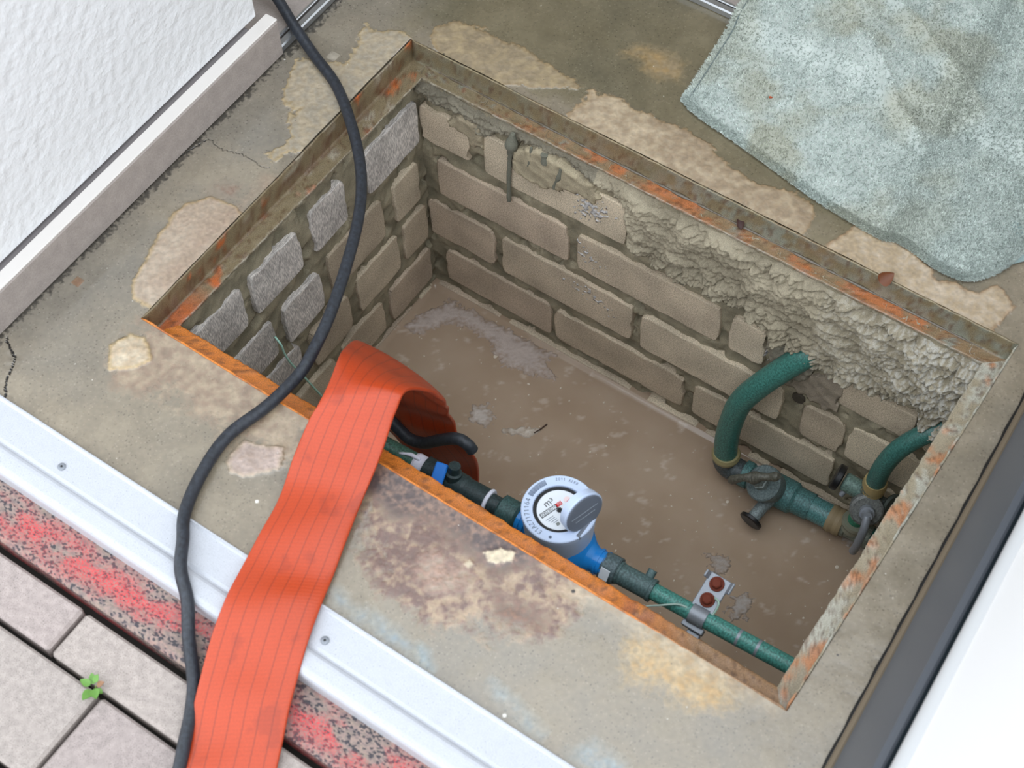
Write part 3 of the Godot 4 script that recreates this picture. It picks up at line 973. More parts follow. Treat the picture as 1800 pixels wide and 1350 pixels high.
# ---------------------------------------------------------------- steel rim
func rim_frame() -> void:
	var o := thing("steel_rim", "rust-eaten steel angle frame lining the edge of the open pit", "frame")
	# inner edge of the ledge and outer top edge, corner by corner: left-front, left-back, right-back, right-front
	var inn := v3s([-5, -36, -2, 5, -36, -520, 880, -36, -522, 882, -36, -1])
	var outt := v3s([-31, 0, 33, -27, 0, -546, 910, 0, -563, 909, 0, 34])
	outt[1] = Vector3(-0.029, 0, -0.546)
	outt[2] = Vector3(0.9095, 0, -0.5465)
	var n := fnl(221, 9.0, 4)
	var n2 := fnl(222, 34.0, 4)
	var n3 := fnl(223, 120.0, 2)
	# per bar: base colour, rust colour, amount of rust, pale crust
	var looks := [
		[lin(140, 124, 96), lin(206, 104, 44), 0.16, lin(176, 166, 146), 0.3],
		[lin(136, 122, 94), lin(204, 116, 62), 0.40, lin(146, 154, 142), 0.15],
		[lin(172, 160, 136), lin(206, 138, 90), 0.30, lin(200, 198, 184), 0.62],
		[lin(206, 120, 62), lin(238, 142, 52), 0.85, lin(204, 164, 124), 0.25],
	]
	for side in 4:
		var i0 := inn[side]
		var i1 := inn[(side + 1) % 4]
		var o0 := outt[side]
		var o1 := outt[(side + 1) % 4]
		var inward := Vector3(1, 0, 0) if side == 0 else Vector3(0, 0, 1) if side == 1 else Vector3(-1, 0, 0) if side == 2 else Vector3(0, 0, -1)
		var look: Array = looks[side]
		var L := i0.distance_to(i1)
		var nu := int(L / 0.004)
		# profile: [0 outer top .. 1 inner edge] as share towards the ledge's inner edge, height, extra offset along inward
		var prof := [[0.0, -0.034, 0.0], [0.0, 0.0, 0.0], [0.0, 0.0012, 0.0006], [0.0, 0.0012, 0.0024], [0.0, 0.0, 0.003], [0.0, -0.008, 0.0031], [0.0, -0.016, 0.0032], [0.0, -0.024, 0.0033], [0.0, -0.0325, 0.0035], [0.0, -0.0350, 0.0048], [0.26, -0.0355, 0.0], [0.36, -0.0356, 0.0], [0.46, -0.0358, 0.0], [0.58, -0.036, 0.0], [0.70, -0.036, 0.0], [0.82, -0.036, 0.0], [0.95, -0.036, 0.0], [1.0, -0.0366, 0.0], [1.0, -0.0385, 0.0], [1.0, -0.041, -0.001], [0.96, -0.0415, 0.0], [0.4, -0.0415, 0.0]]
		var nv := prof.size() - 1
		var P := PackedVector3Array()
		var C := PackedColorArray()
		var T := PackedVector2Array()
		for k in nv + 1:
			for xi in nu + 1:
				var u := 1.0 - float(xi) / nu
				var pr: Array = prof[k]
				# mitre: the ledge ends run from outer to inner corner
				var a0 := o0.lerp(i0, pr[0])
				var a1 := o1.lerp(i1, pr[0])
				var p := a0.lerp(a1, u)
				p.y = pr[1]
				p += inward * float(pr[2]) * clampf(minf(u, 1 - u) * L / 0.008, 0.0, 1.0)
				var r1 := n.get_noise_3d(p.x, p.y * 2.0, p.z)
				var r2 := n2.get_noise_3d(p.x, p.y, p.z)
				var r3 := n3.get_noise_3d(p.x, p.y, p.z)
				if k > 8 and k < 18:
					p.y += r2 * 0.0012 + r3 * 0.0006
				if k >= 16 and k <= 20:
					p += inward * (r2 * 0.0016 + r3 * 0.0012)
				if k >= 2 and k <= 8:
					p += inward * (r2 * 0.0014) + Vector3(0, r3 * 0.0007, 0)
				P.append(p)
				var c: Color = look[0]
				var band := 1.0 if side != 1 else (0.35 + 0.65 * exp(-pow((p.z - ZB - 0.008) / 0.014, 2.0)))
				var rust := clampf((r1 * 0.9 + r2 * 0.7 + float(look[2]) - 0.45) * 4.0, 0.0, 1.0) * band
				if side == 1:
					rust = clampf((r1 * 1.1 + r2 * 0.9 + r3 * 0.3 - 0.25 + 0.52 * smoothstep(0.08, 0.3, p.x) * (1.0 - smoothstep(0.74, 0.84, p.x))) * 2.4, 0.0, 1.0) * clampf((k - 8.5) / 1.5, 0.10, 1.0) * (0.78 if k < 15 else 0.4)
				if side == 0 and k > 9:
					rust = maxf(rust, clampf((p.z + 0.07) / 0.05, 0.0, 0.9))
				var pale := clampf((r2 * 0.9 - r1 * 0.5 + float(look[4]) - 0.5) * 4.0, 0.0, 1.0)
				if side == 1 and k >= 4 and k <= 9:
					pale = maxf(pale, clampf((r2 + 0.15) * 3.0, 0.0, 0.8)) * (1.0 if p.x > 0.4 else 0.4)
				if side == 1 and k >= 10:
					c = c.lerp(lin(172, 126, 86), 0.55 * smoothstep(0.05, 0.25, p.x) * clampf(0.75 + r2, 0.0, 1.0))
				c = c.lerp(look[3], pale * 0.8)
				c = c.lerp(look[1], rust * 0.9)
				if side == 3 and u < 0.22:
					c = c.lerp(lin(150, 132, 104), clampf((0.22 - u) / 0.1, 0.0, 1.0) * 0.8)
				c = c.lerp(lin(92, 58, 36), clampf((r3 * 1.2 + r2 * 0.6 - 0.30) * 2.2, 0.0, 0.6))
				if side == 0 and (k >= 6 and k <= 10):
					c = c.lerp(lin(104, 68, 42), clampf(0.3 + r2, 0.0, 0.7))
				if k >= 17 and k <= 19 and side != 3:
					c = c.lerp(lin(190, 182, 164), clampf(0.5 + r3 * 1.2, 0.1, 0.85))  # inner lip lightened: an edge highlight painted into the colour
				if k == 3 and side == 1:
					c = c.lerp(lin(178, 164, 128), clampf(0.4 + r3 * 1.5, 0.0, 0.8))
				C.append(c)
				T.append(Vector2.ZERO)
		var b := Buf.new()
		b.grid(nu, nv, P, C, T)
		put("angle_bar", b.mesh(), M.rust, o)
	wet_line(o)


# ---------------------------------------------------------------- water
func wet_line(parent: Node) -> void:
	# water standing in the angle of the far bar
	var pts := PackedVector3Array()
	var rr := PackedFloat32Array()
	var n := fnl(225, 30.0, 2)
	for k in 150:
		var x := 0.02 + k * 0.0057
		pts.append(Vector3(x, -0.0352, -0.5414))
		rr.append(maxf(0.0004, 0.0017 + 0.0022 * n.get_noise_2d(x, 0.0)))
	var b := Buf.new()
	b.tube(pts, rr, 10, Color.WHITE)
	put("standing_water", b.mesh(), mat(Color(0.34, 0.30, 0.24), 0.04, {"spec": 0.6}), parent)

func water() -> void:
	var n := fnl(231, 7.0, 4)
	var n2 := fnl(232, 24.0, 4)
	var n3 := fnl(233, 80.0, 3)
	var nu := 240
	var nv := 144
	var P := PackedVector3Array()
	var C := PackedColorArray()
	var T := PackedVector2Array()
	for zi in range(nv, -1, -1):
		for xi in nu + 1:
			var x := lerpf(-0.01, 0.895, float(xi) / nu)
			var z := lerpf(-0.53, 0.015, float(zi) / nv)
			var a := n.get_noise_2d(x, z)
			var f := n2.get_noise_2d(x, z)
			var rim := minf(z + 0.514, minf(x + 0.006, 1.0))
			P.append(Vector3(x, WATER + a * 0.0006 + 0.004 * clampf(1.0 - rim / 0.005, 0.0, 1.0), z))
			var c := lin(165, 145, 125).lerp(lin(155, 134, 113), clampf(0.5 + a, 0.0, 1.0))
			c = c.lerp(lin(204, 190, 176), clampf((f + 0.35 * n3.get_noise_2d(x, z) - 0.42) * 2.2, 0.0, 0.4))
			C.append(c)
			T.append(Vector2.ZERO)
	var b := Buf.new()
	b.grid(nu, nv, P, C, T)
	var c2 := lin(120, 100, 80)
	b.quad(Vector3(-0.01, -0.60, -0.53), Vector3(0.895, -0.60, -0.53), Vector3(0.895, -0.60, 0.015), Vector3(-0.01, -0.60, 0.015), c2)
	var m := mat(Color.WHITE, 0.07, {"vc": true, "spec": 0.5})
	var o := put("water", b.mesh(), m)
	o.set_meta("label", "muddy brown water standing in the bottom of the pit")
	o.set_meta("category", "water")
	o.set_meta("kind", "stuff")
	var pit_floor := part_box("floor_pit", at(0.44, -0.63, -0.25), Vector3(1.0, 0.05, 0.66), 0.0, M.mortar, self, lin(110, 100, 86))
	struct(pit_floor, "concrete bottom of the pit under the muddy water", "floor")
	# floating scum
	var scum := mat(Color.WHITE, 0.55, {"vc": true, "tex": M.g_fine, "tile": 0.08})
	raft(scum, [4, -418, 9, -454, 32, -500, 74, -505, 148, -508, 217, -510, 241, -505, 235, -483, 269, -473, 232, -454, 188, -445, 143, -461, 111, -474, 70, -467, 45, -437, 25, -409], 0.011, lin(200, 184, 174), "grey foam scum drifting in the far left corner of the pit", 241)
	raft(scum, [180, -352, 205, -372, 228, -356, 222, -335, 200, -330], 0.012, lin(206, 194, 184), "round pale foam patch nearest the orange hose", 243)
	raft(scum, [246, -346, 262, -358, 290, -372, 300, -384, 304, -374, 290, -358, 268, -345, 252, -338], 0.005, lin(232, 222, 208), "jagged white strip of foam beside the floating twig", 245)
	raft(scum, [700, -300, 716, -318, 728, -296, 734, -276, 720, -262, 706, -276], 0.014, lin(186, 176, 168), "pale foam patch behind the rusty earth clamp", 247)
	raft(scum, [632, -338, 650, -352, 674, -338, 668, -322, 644, -322], 0.014, lin(176, 164, 154), "faint foam patch in the middle of the water right of the meter", 249)
	raft(scum, [775, -480, 800, -498, 830, -492, 838, -476, 812, -468, 790, -466], 0.008, lin(186, 176, 166), "foam clot under the right end of the far pipe", 251)
	raft(scum, [-2, -250, 10, -262, 70, -296, 92, -284, 70, -255, 30, -230, 0, -220], 0.016, lin(170, 160, 154), "grey foam along the left wall behind the orange hose", 253)
	var specks := MultiMesh.new()
	specks.transform_format = MultiMesh.TRANSFORM_3D
	var sb := Buf.new()
	rod(sb, Vector3(0, -0.0002, 0), Vector3(0, 0.0006, 0), [0, 1.0, 0.6, 0.9, 1, 0.3], 7, Color.WHITE)
	specks.mesh = sb.mesh()
	specks.instance_count = 260
	for k in 260:
		var r := rng.randf_range(0.0006, 0.0016) * (2.0 if rng.randf() < 0.06 else 1.0)
		specks.set_instance_transform(k, Transform3D(Basis().scaled(Vector3(r, 1, r * rng.randf_range(0.6, 1.6))), Vector3(rng.randf_range(0.02, 0.87), WATER + 0.0006, rng.randf_range(-0.51, -0.02))))
	var mi := MultiMeshInstance3D.new()
	mi.name = "foam_specks"
	mi.multimesh = specks
	mi.material_override = mat(Color(0.78, 0.73, 0.66), 0.6)
	add_child(mi)
	mi.set_meta("kind", "stuff")
	tag(mi, "tiny pale foam specks scattered over the brown water", "foam")

func raft(m: Material, outline: Array, wob: float, col: Color, label: String, s: int) -> void:
	var poly := v2s(outline)
	var lo := Vector2(1e9, 1e9)
	var hi := -lo
	for q in poly:
		lo = lo.min(q)
		hi = hi.max(q)
	lo -= Vector2.ONE * 0.006
	hi += Vector2.ONE * 0.006
	var nu := int((hi.x - lo.x) / 0.002)
	var nv := int((hi.y - lo.y) / 0.002)
	var n := fnl(s, 30.0, 5)
	var n2 := fnl(s + 1, 110.0, 3)
	var P := PackedVector3Array()
	var C := PackedColorArray()
	var T := PackedVector2Array()
	for zi in range(nv, -1, -1):
		for xi in nu + 1:
			var q := Vector2(lerpf(lo.x, hi.x, float(xi) / nu), lerpf(lo.y, hi.y, float(zi) / nv))
			var a := n.get_noise_2dv(q)
			var f := n2.get_noise_2dv(q)
			var d := signed(poly, q) + a * wob + f * wob * 0.6 + wob * 0.05
			var y := -0.002 if d < 0.0 else 0.0009 + 0.0022 * sqrt(clampf(d / 0.02, 0.0, 1.0)) + 0.0008 * f
			P.append(Vector3(q.x, WATER + y, q.y))
			C.append(lin(164, 140, 116).lerp(col, clampf(0.35 + d / 0.022 + f * 0.4, 0.0, 1.0)) * (0.97 + 0.12 * a))
			T.append(Vector2.ZERO)
	var b := Buf.new()
	b.grid(nu, nv, P, C, T)
	var o := put("foam_patch", b.mesh(), m)
	tag(o, label, "foam")


# ---------------------------------------------------------------- hose and cables
func hose_and_cables() -> void:
	# woven orange layflat hose
	var L := smooth_path(v3s([560, -25, 900, 480, -25, 690, 427, -26, 556, 398, -24, 476, 358, -12, 391, 328, 9, 317, 305, 10, 240, 288, 11, 157, 269, 26, 93, 262, 44, 52, 264, 58, 34, 258, 64, 0, 232, 40, -55, 205, -40, -110, 190, -200, -142, 188, -310, -150, 220, -362, -152, 258, -403, -154, 276, -480, -157, 284, -590, -160]), 8)
	var R := smooth_path(v3s([645, -25, 840, 565, -25, 630, 514, -26, 496, 487, -24, 416, 448, -4, 327, 420, 9, 252, 398, 9, 185, 372, 11, 101, 361, 26, 52, 351, 46, 10, 347, 60, -14, 343, 60, -40, 345, 12, -80, 340, -62, -108, 322, -150, -138, 320, -215, -150, 342, -252, -154, 344, -310, -157, 342, -395, -160, 340, -480, -163, 338, -590, -166]), 8)
	var sz := 256
	var ht := 1024
	var dirt := noise_bytes(fnl(261, 0.012, 4), sz, ht)
	var fine := noise_bytes(fnl(262, 0.3, 2), sz, ht)
	var col := PackedByteArray()
	col.resize(sz * ht * 3)
	var bump := PackedByteArray()
	bump.resize(sz * ht)
	var seams := [0.13, 0.275, 0.425, 0.575, 0.725, 0.87]
	for y in ht:
		for x in sz:
			var k := y * sz + x
			var u := x / float(sz)
			var c := Color(0.735, 0.265, 0.115)
			var g := 0.93 + 0.1 * fine[k] / 255.0
			var weave := 0.5 + 0.5 * sin((x * 1.0 + y * 0.5) * 1.5) * sin((x * 1.0 - y * 0.5) * 1.5)
			g *= 0.95 + 0.06 * weave
			var seam := 0.0
			for s in seams:
				seam = maxf(seam, clampf(1.0 - absf(u * 2.0 - s) / 0.009, 0.0, 1.0))
				seam = maxf(seam, clampf(1.0 - absf(u * 2.0 - 1.0 - s) / 0.009, 0.0, 1.0))
			c = c.lerp(Color(0.42, 0.16, 0.12), seam * 0.6)
			c = c.lerp(Color(0.45, 0.14, 0.08), clampf((dirt[k] / 255.0 - 0.66) * 2.0, 0.0, 0.22))
			col[k * 3] = int(minf(1, c.r * g) * 255)
			col[k * 3 + 1] = int(minf(1, c.g * g) * 255)
			col[k * 3 + 2] = int(minf(1, c.b * g) * 255)
			bump[k] = int(clampf(0.4 + 0.35 * weave - 0.4 * seam, 0.0, 1.0) * 255)
	var hm := mat(Color.WHITE, 0.32, {"tex": tex(col, sz, ht), "bump": tex(bump, sz, ht, Image.FORMAT_L8), "relief": 0.03, "spec": 0.5})
	var P := PackedVector3Array()
	var C := PackedColorArray()
	var T := PackedVector2Array()
	var ring := 40
	var run := 0.0
	var wav := fnl(263, 11.0, 1)
	for k in L.size():
		var axis := R[k] - L[k]
		var mid := (L[k] + R[k]) / 2
		var k0 := maxi(k - 1, 0)
		var k1 := mini(k + 1, L.size() - 1)
		var tang := ((L[k1] + R[k1]) - (L[k0] + R[k0])).normalized()
		var nor := axis.cross(tang).normalized()
		if k > 0:
			run += mid.distance_to((L[k - 1] + R[k - 1]) / 2)
		for s in ring + 1:
			var a := -TAU * s / ring
			var cx := cos(a)
			var sy := sin(a)
			# flat lens with rounded edges
			var px := signf(cx) * pow(absf(cx), 0.62) * 0.5
			var th := 0.0042 * signf(sy) * pow(absf(sy), 0.5) + 0.0025 * (1.0 - 4.0 * px * px) * (1.0 if sy > 0 else 0.3)
			P.append(mid + axis * px + nor * (th + wav.get_noise_2d(run, px * 0.05) * 0.0045))
			C.append(Color.WHITE)
			T.append(Vector2((0.5 - px) * 0.5 if sy >= 0 else 0.5 + (px + 0.5) * 0.5, run * 0.85))
	var b := Buf.new()
	b.grid(ring, L.size() - 1, P, C, T, true)
	tag(put("fire_hose", b.mesh(), hm), "flat orange woven discharge hose hanging over the rim into the water", "hose")
	# long black cable across the slab
	var pts := smooth_path(v3s([-330, 70, -520, -262, 62, -488, -215, 40, -478, -168, 24, -458, -120, 11, -439, -56, 9, -410, 12, 9, -358, 64, 11, -307, 104, 14, -252, 138, 16, -186, 173, 16, -102, 191, 13, -37, 194, 9, -5, 190, 9, 48, 177, 9, 108, 184, 9, 165, 202, 10, 217, 226, 14, 248, 248, 13, 278, 276, 2, 302, 300, -12, 332, 338, -15, 369, 360, -16, 400, 377, -16, 431, 396, -18, 466, 420, -20, 520, 440, -21, 640, 450, -21, 780, 500, -21, 900]), 8)
	b = Buf.new()
	b.tube(pts, rads(pts.size(), 0.0078), 16, lin(58, 63, 71))
	tag(put("power_cable", b.mesh(), M.rubber), "long black rubber cable looping from the left doorway over the pit corner", "cable")
	pts = smooth_path(v3s([140, -275, -128, 165, -258, -130, 190, -250, -131, 215, -248, -131, 234, -261, -131, 250, -269, -131, 275, -257, -132, 306, -219, -132, 334, -191, -133, 350, -192, -134, 357, -203, -135]), 8)
	b = Buf.new()
	b.tube(pts, rads(pts.size(), 0.0085), 16, lin(70, 76, 84))
	tag(put("black_cable", b.mesh(), M.rubber), "short black cable end in front of the hanging orange hose", "cable")
	# thin green wire hanging down the left wall
	pts = smooth_path(v3s([-6, -250, -152, 4, -262, -151, 3, -287, -154, 4, -320, -160, 4, -383, -179, 5, -450, -198, 8, -520, -218, 12, -560, -228]), 6)
	b = Buf.new()
	b.tube(pts, rads(pts.size(), 0.0017), 8, lin(176, 220, 204))
	tag(put("green_wire", b.mesh(), M.rubber if false else mat(Color.WHITE, 0.6, {"vc": true})), "thin pale green wire hanging down the left brick wall", "wire")


# ---------------------------------------------------------------- meter and the pipe in front
func front_pipe_run() -> void:
	var y := -0.160
	var marks := [-0.02, 0.10, 0.28, 0.372, 0.424, 0.588, 0.65, 0.727, 0.90]
	var xs := [0.06, 0.17, 0.337, 0.432, 0.481, 0.611, 0.674, 0.742, 0.90]
	var X := func(s: float) -> Vector3:
		var k := 0
		while k < marks.size() - 2 and s > marks[k + 1]:
			k += 1
		var x := lerpf(xs[k], xs[k + 1], inverse_lerp(marks[k], marks[k + 1], s))
		return Vector3(x, y, -0.0695 - (x - 0.542) * 0.045)
	var verd := lin(104, 190, 176)
	# left pipe stub
	var lp := thing("copper_pipe", "mottled green copper pipe between the left wall and the blue-handled valve", "pipe", Vector3.ZERO)
	var bend: Vector3 = X.call(0.125)
	part_tube("tube", smooth_path(PackedVector3Array([bend + Vector3(-0.034, 0, 0.12), bend + Vector3(-0.032, 0, 0.04), bend + Vector3(-0.022, 0, 0.010), bend, bend.lerp(X.call(0.275), 0.4), X.call(0.275)]), 6), 0.0125, M.copper, lp, lin(96, 148, 128), 20)
	part_rod("sealing_tape", X.call(0.262), X.call(0.282), [0, 0.0128, 0.2, 0.0142, 0.6, 0.0138, 1, 0.0145], M.tape, lp, 20)
	var tb := Buf.new()
	tb.tube(smooth_path(PackedVector3Array([X.call(0.240) + Vector3(0, 0.012, 0.005), X.call(0.250) + Vector3(0, 0.014, 0.002), X.call(0.258) + Vector3(0, 0.0145, 0), X.call(0.272) + Vector3(0, 0.0145, 0)]), 4), PackedFloat32Array([0.0008, 0.0014, 0.0018, 0.002, 0.002, 0.0022, 0.0024, 0.0028, 0.003, 0.003, 0.003, 0.003, 0.002]), 8, Color.WHITE)
	put("loose_tape", tb.mesh(), M.tape, lp)
	# valve
	var va := thing("stop_valve", "dark bronze stop valve with a blue handle left of the meter", "valve")
	var bronze := lin(62, 84, 86)
	part_rod("body", X.call(0.280), X.call(0.372), [0, 0.0165, 0.22, 0.0165, 0.24, 0.0145, 0.34, 0.0145, 0.4, 0.018, 0.62, 0.018, 0.66, 0.0165, 1, 0.0165], M.brass, va, 18, bronze)
	part_rod("hex_end", X.call(0.330), X.call(0.372), [0, 0.0178, 1, 0.0178], M.brass, va, 6, bronze)
	part_rod("stem", X.call(0.322) + Vector3(0, 0.010, 0), X.call(0.322) + Vector3(0, 0.036, -0.006), [0, 0.011, 0.5, 0.011, 0.55, 0.008, 1, 0.008], M.brass, va, 16, bronze)
	var hx := Transform3D(Basis(Vector3(0.97, 0.0, -0.22), Vector3(0.1, 0.9, 0.42), Vector3(0.2, -0.43, 0.88)).orthonormalized(), X.call(0.309) + Vector3(0, 0.022, 0.013))
	part_box("handle", hx, Vector3(0.017, 0.005, 0.038), 0.0015, mat(Color(0.12, 0.48, 0.86), 0.4), va)
	part_rod("sealing_tape", X.call(0.372), X.call(0.377), [0, 0.0172, 0.3, 0.0182, 0.7, 0.018, 1, 0.017], M.tape, va, 20)
	part_rod("nipple", X.call(0.376), X.call(0.400), [0, 0.0135, 1, 0.0135], M.brass, va, 18, bronze)
	# meter
	var me := thing("water_meter", "grey round water meter with an open dark lid above the brown water", "water meter")
	var cx := 0.5375
	var mz := -0.074
	var ax := Vector3(cx, 0, mz)
	part_rod("coupling_nut", X.call(0.392), X.call(0.424), [0, 0.0155, 0.12, 0.021, 0.88, 0.021, 1, 0.018], M.brass, me, 8, lin(84, 124, 122))
	part_rod("pipe_body", X.call(0.424), X.call(0.588), [0, 0.0165, 0.14, 0.0165, 0.2, 0.021, 0.3, 0.034, 0.7, 0.034, 0.8, 0.021, 0.86, 0.0165, 1, 0.0165], M.blue, me, 28)
	part_rod("blue_collar", Vector3(cx, y - 0.03, mz), Vector3(cx, y + 0.022, mz), [0, 0.02, 0.3, 0.036, 1, 0.042], M.blue, me, 32)
	for bx in [0.428, 0.437, 0.571, 0.583]:
		part_rod("blue_rib", X.call(bx), X.call(bx + 0.004), [0, 0.0185, 1, 0.0185], M.blue, me, 10)
	var top := -0.091
	var B := Buf.new()
	rod(B, Vector3(cx, y + 0.016, mz), Vector3(cx, top, mz), [0, 0.0, 0.0001, 0.0425, 0.02, 0.0435, 0.5, 0.0452, 0.92, 0.0465, 0.97, 0.046, 1.0, 0.0445], 56, Color.WHITE)
	put("housing", B.mesh(), M.grey_plastic, me)
	# bezel ring standing above the housing
	B = Buf.new()
	rod(B, Vector3(cx, top - 0.001, mz), Vector3(cx, top + 0.006, mz), [0, 0.0475, 0.85, 0.0475, 1.0, 0.0465, 1.0001, 0.0335, 0.9, 0.0328, -0.6, 0.0325], 56, Color.WHITE)
	var bez := put("bezel", B.mesh(), M.grey_plastic, me)
	for an in [1.25, -1.25]:
		part_rod("rivet", ax + Vector3(cos(an) * 0.041, top + 0.0055, sin(an) * 0.041), ax + Vector3(cos(an) * 0.041, top + 0.0072, sin(an) * 0.041), [0, 0.0022, 1, 0.0016], M.print, bez, 10)
	B = Buf.new()
	rod(B, Vector3(cx, top - 0.004, mz), Vector3(cx, top + 0.0025, mz), [0, 0.0326, 1, 0.0322, 1.0001, 0.0275], 48, Color.WHITE)
	put("dial_seal", B.mesh(), M.black, me)
	B = Buf.new()
	rod(B, Vector3(cx, top - 0.004, mz), Vector3(cx, top + 0.003, mz), [0, 0.0282, 0.9, 0.0282, 1, 0.0274], 48, Color.WHITE)
	var dial := put("dial", B.mesh(), M.white, me)
	var dy := top + 0.0032
	# direction of reading: "right" runs along the counter window
	var turn := Basis(Vector3.UP, deg_to_rad(71.0))
	var D := func(px: float, pz: float) -> Vector3: return Vector3(cx, dy, mz) + turn * Vector3(px, 0, pz)
	var flat := func(h: float) -> Basis: return turn * Basis(Vector3.RIGHT, -PI / 2) * Basis().scaled(Vector3.ONE * h)
	part_box("counter_window", Transform3D(turn, D.call(-0.0118, -0.006)), Vector3(0.0245, 0.0006, 0.0066), 0.0002, M.ink, dial)
	part_box("counter_digits", Transform3D(turn, D.call(-0.0118, -0.006) + Vector3(0, 0.0003, 0)), Vector3(0.0228, 0.0006, 0.0050), 0.0001, M.white, dial)
	text("counter_number", "00028010", 0.0058, D.call(-0.0118, -0.006) + Vector3(0, 0.0007, 0), flat.call(1.0), M.ink, dial)
	part_box("red_digits", Transform3D(turn, D.call(0.0046, -0.0064)), Vector3(0.0082, 0.0008, 0.0054), 0.0002, M.red, dial)
	text("red_number", "10", 0.0052, D.call(0.0046, -0.0064) + Vector3(0, 0.0006, 0), flat.call(1.0), M.white, dial)
	text("unit", "m³", 0.0112, D.call(-0.0045, -0.0155), flat.call(1.0), M.ink, dial)
	for q in 4:
		part_box("print_line", Transform3D(turn, D.call(-0.0165 + q * 0.0012, 0.0025 + q * 0.0028)), Vector3(0.011 - q * 0.0012, 0.0003, 0.0006), 0.0, M.print, dial)
	# leak star
	var st := Buf.new()
	var sc: Vector3 = D.call(0.0, 0.001)
	for q in 20:
		var a0 := TAU * q / 20.0
		var a1 := TAU * (q + 1) / 20.0
		var r0 := 0.0046 if q % 2 == 0 else 0.003
		var r1 := 0.003 if q % 2 == 0 else 0.0046
		st.tri(sc + Vector3(0, 0.0006, 0), sc + Vector3(cos(a1) * r1, 0.0004, sin(a1) * r1), sc + Vector3(cos(a0) * r0, 0.0004, sin(a0) * r0), Color.WHITE)
	put("leak_star", st.mesh(), M.ink, dial)
	part_rod("pointer_disc", D.call(0.0165, -0.0052), D.call(0.0165, -0.0052) + Vector3(0, 0.0004, 0), [0, 0.0042, 1, 0.0042], mat(Color(0.93, 0.84, 0.84), 0.5), dial, 20)
	part_box("red_pointer", Transform3D(turn * Basis(Vector3.UP, 0.2), D.call(0.0172, -0.0028) + Vector3(0, 0.0006, 0)), Vector3(0.006, 0.0006, 0.0022), 0.0004, M.red, dial)
	part_box("dial_mark", Transform3D(turn, D.call(-0.013, 0.0150)), Vector3(0.0046, 0.0004, 0.0042), 0.0, mat(Color(0.5, 0.52, 0.5), 0.6), dial)
	# lettering round the bezel
	ring_text("E1AZ7171164", bez, Vector3(cx, top + 0.0061, mz), 0.0402, 92.0, 0.0078, 7.2)
	ring_text("2011 K2K8", bez, Vector3(cx, top + 0.0061, mz), 0.0415, 232.0, 0.0050, 4.6)
	var bc := Buf.new()
	for q in 26:
		var an := deg_to_rad(174.0 + q * 1.5)
		var bw: float = [0.0005, 0.0009, 0.0005, 0.0007][q % 4]
		bc.box(Transform3D(Basis(Vector3.UP, -an), Vector3(cx + cos(an) * 0.0403, top + 0.0061, mz + sin(an) * 0.0403)), Vector3(0.0075, 0.0003, bw), 0.0, Color.WHITE)
	put("barcode", bc.mesh(), M.print, bez)
	# lid standing open on its hinge at the right
	var lc := Vector3(cx + 0.030, top + 0.0262, mz - 0.004)
	var la := Vector3(1.0, 0.22, 0.32).normalized()
	B = Buf.new()
	rod(B, lc - la * 0.007, lc + la * 0.006, [0, 0.0, 0.0001, 0.026, 0.1, 0.0285, 0.85, 0.0295, 0.95, 0.0285, 1.0, 0.026], 40, Color.WHITE)
	var lid := put("lid", B.mesh(), M.grey_plastic, me)
	part_rod("lid_face", lc + la * 0.0055, lc + la * 0.0072, [0, 0.0272, 0.7, 0.0272, 1, 0.0255], M.dark_plastic, lid, 40)
	var lz := la.cross(Vector3.UP).normalized()
	var lup := lz.cross(la).normalized()
	for q in 2:
		part_box("lid_print", Transform3D(Basis(-lz, lup, la), lc + la * 0.0073 + lup * (0.003 - q * 0.008)), Vector3(0.040 - q * 0.010, 0.0007, 0.0003), 0.0, mat(Color(0.62, 0.66, 0.7), 0.5), lid)
	part_rod("hinge", Vector3(cx + 0.0405, top + 0.003, mz - 0.014), Vector3(cx + 0.0405, top + 0.003, mz + 0.020), [0, 0.0038, 1, 0.0038], M.dark_plastic, me, 14)
	# outlet nut, coupling, pipe on the right
	var rp := thing("outlet_pipe", "green copper pipe running right from the meter to the pit wall", "pipe")
	part_rod("union_nut", X.call(0.582), X.call(0.604), [0, 0.0195, 0.08, 0.0205, 0.92, 0.0205, 1, 0.019], M.brass, rp, 6, lin(120, 142, 146))
	var nb: Vector3 = X.call(0.593)
	part_box("sticker", Transform3D(Basis(Vector3.RIGHT, 1.047), nb + Vector3(0, 0.0091, 0.0158)), Vector3(0.013, 0.0010, 0.017), 0.0003, M.white, rp)
	var g := lin(112, 142, 142)
	part_rod("coupling", X.call(0.604), X.call(0.654), [0, 0.0155, 0.06, 0.0155, 0.08, 0.0143, 0.9, 0.0143, 0.92, 0.0155, 1, 0.0155], M.brass, rp, 22, g)
	part_rod("drain_plug", X.call(0.640) + Vector3(0, 0.002, -0.010), X.call(0.640) + Vector3(0, 0.008, -0.022), [0, 0.006, 1, 0.006], M.brass, rp, 12, g)
	part_rod("tube", X.call(0.650), X.call(0.90), [0, 0.0112, 1, 0.0112], M.copper, rp, 22, verd)
	for tx in [0.786, 0.815]:
		part_rod("bare_ring", X.call(tx), X.call(tx + 0.004), [0, 0.0115, 1, 0.0115], M.zinc, rp, 22)
	# earth clamp on it
	var ec := thing("earth_clamp", "galvanised earth clamp with two rusty bolts on the right pipe", "clamp")
	part_rod("band", X.call(0.715), X.call(0.739), [0, 0.0132, 1, 0.0132], M.zinc, ec, 22)
	part_box("foot", Transform3D(Basis(Vector3.RIGHT, 0.3), X.call(0.727) + Vector3(0, -0.012, 0.012)), Vector3(0.030, 0.012, 0.008), 0.001, M.zinc, ec)
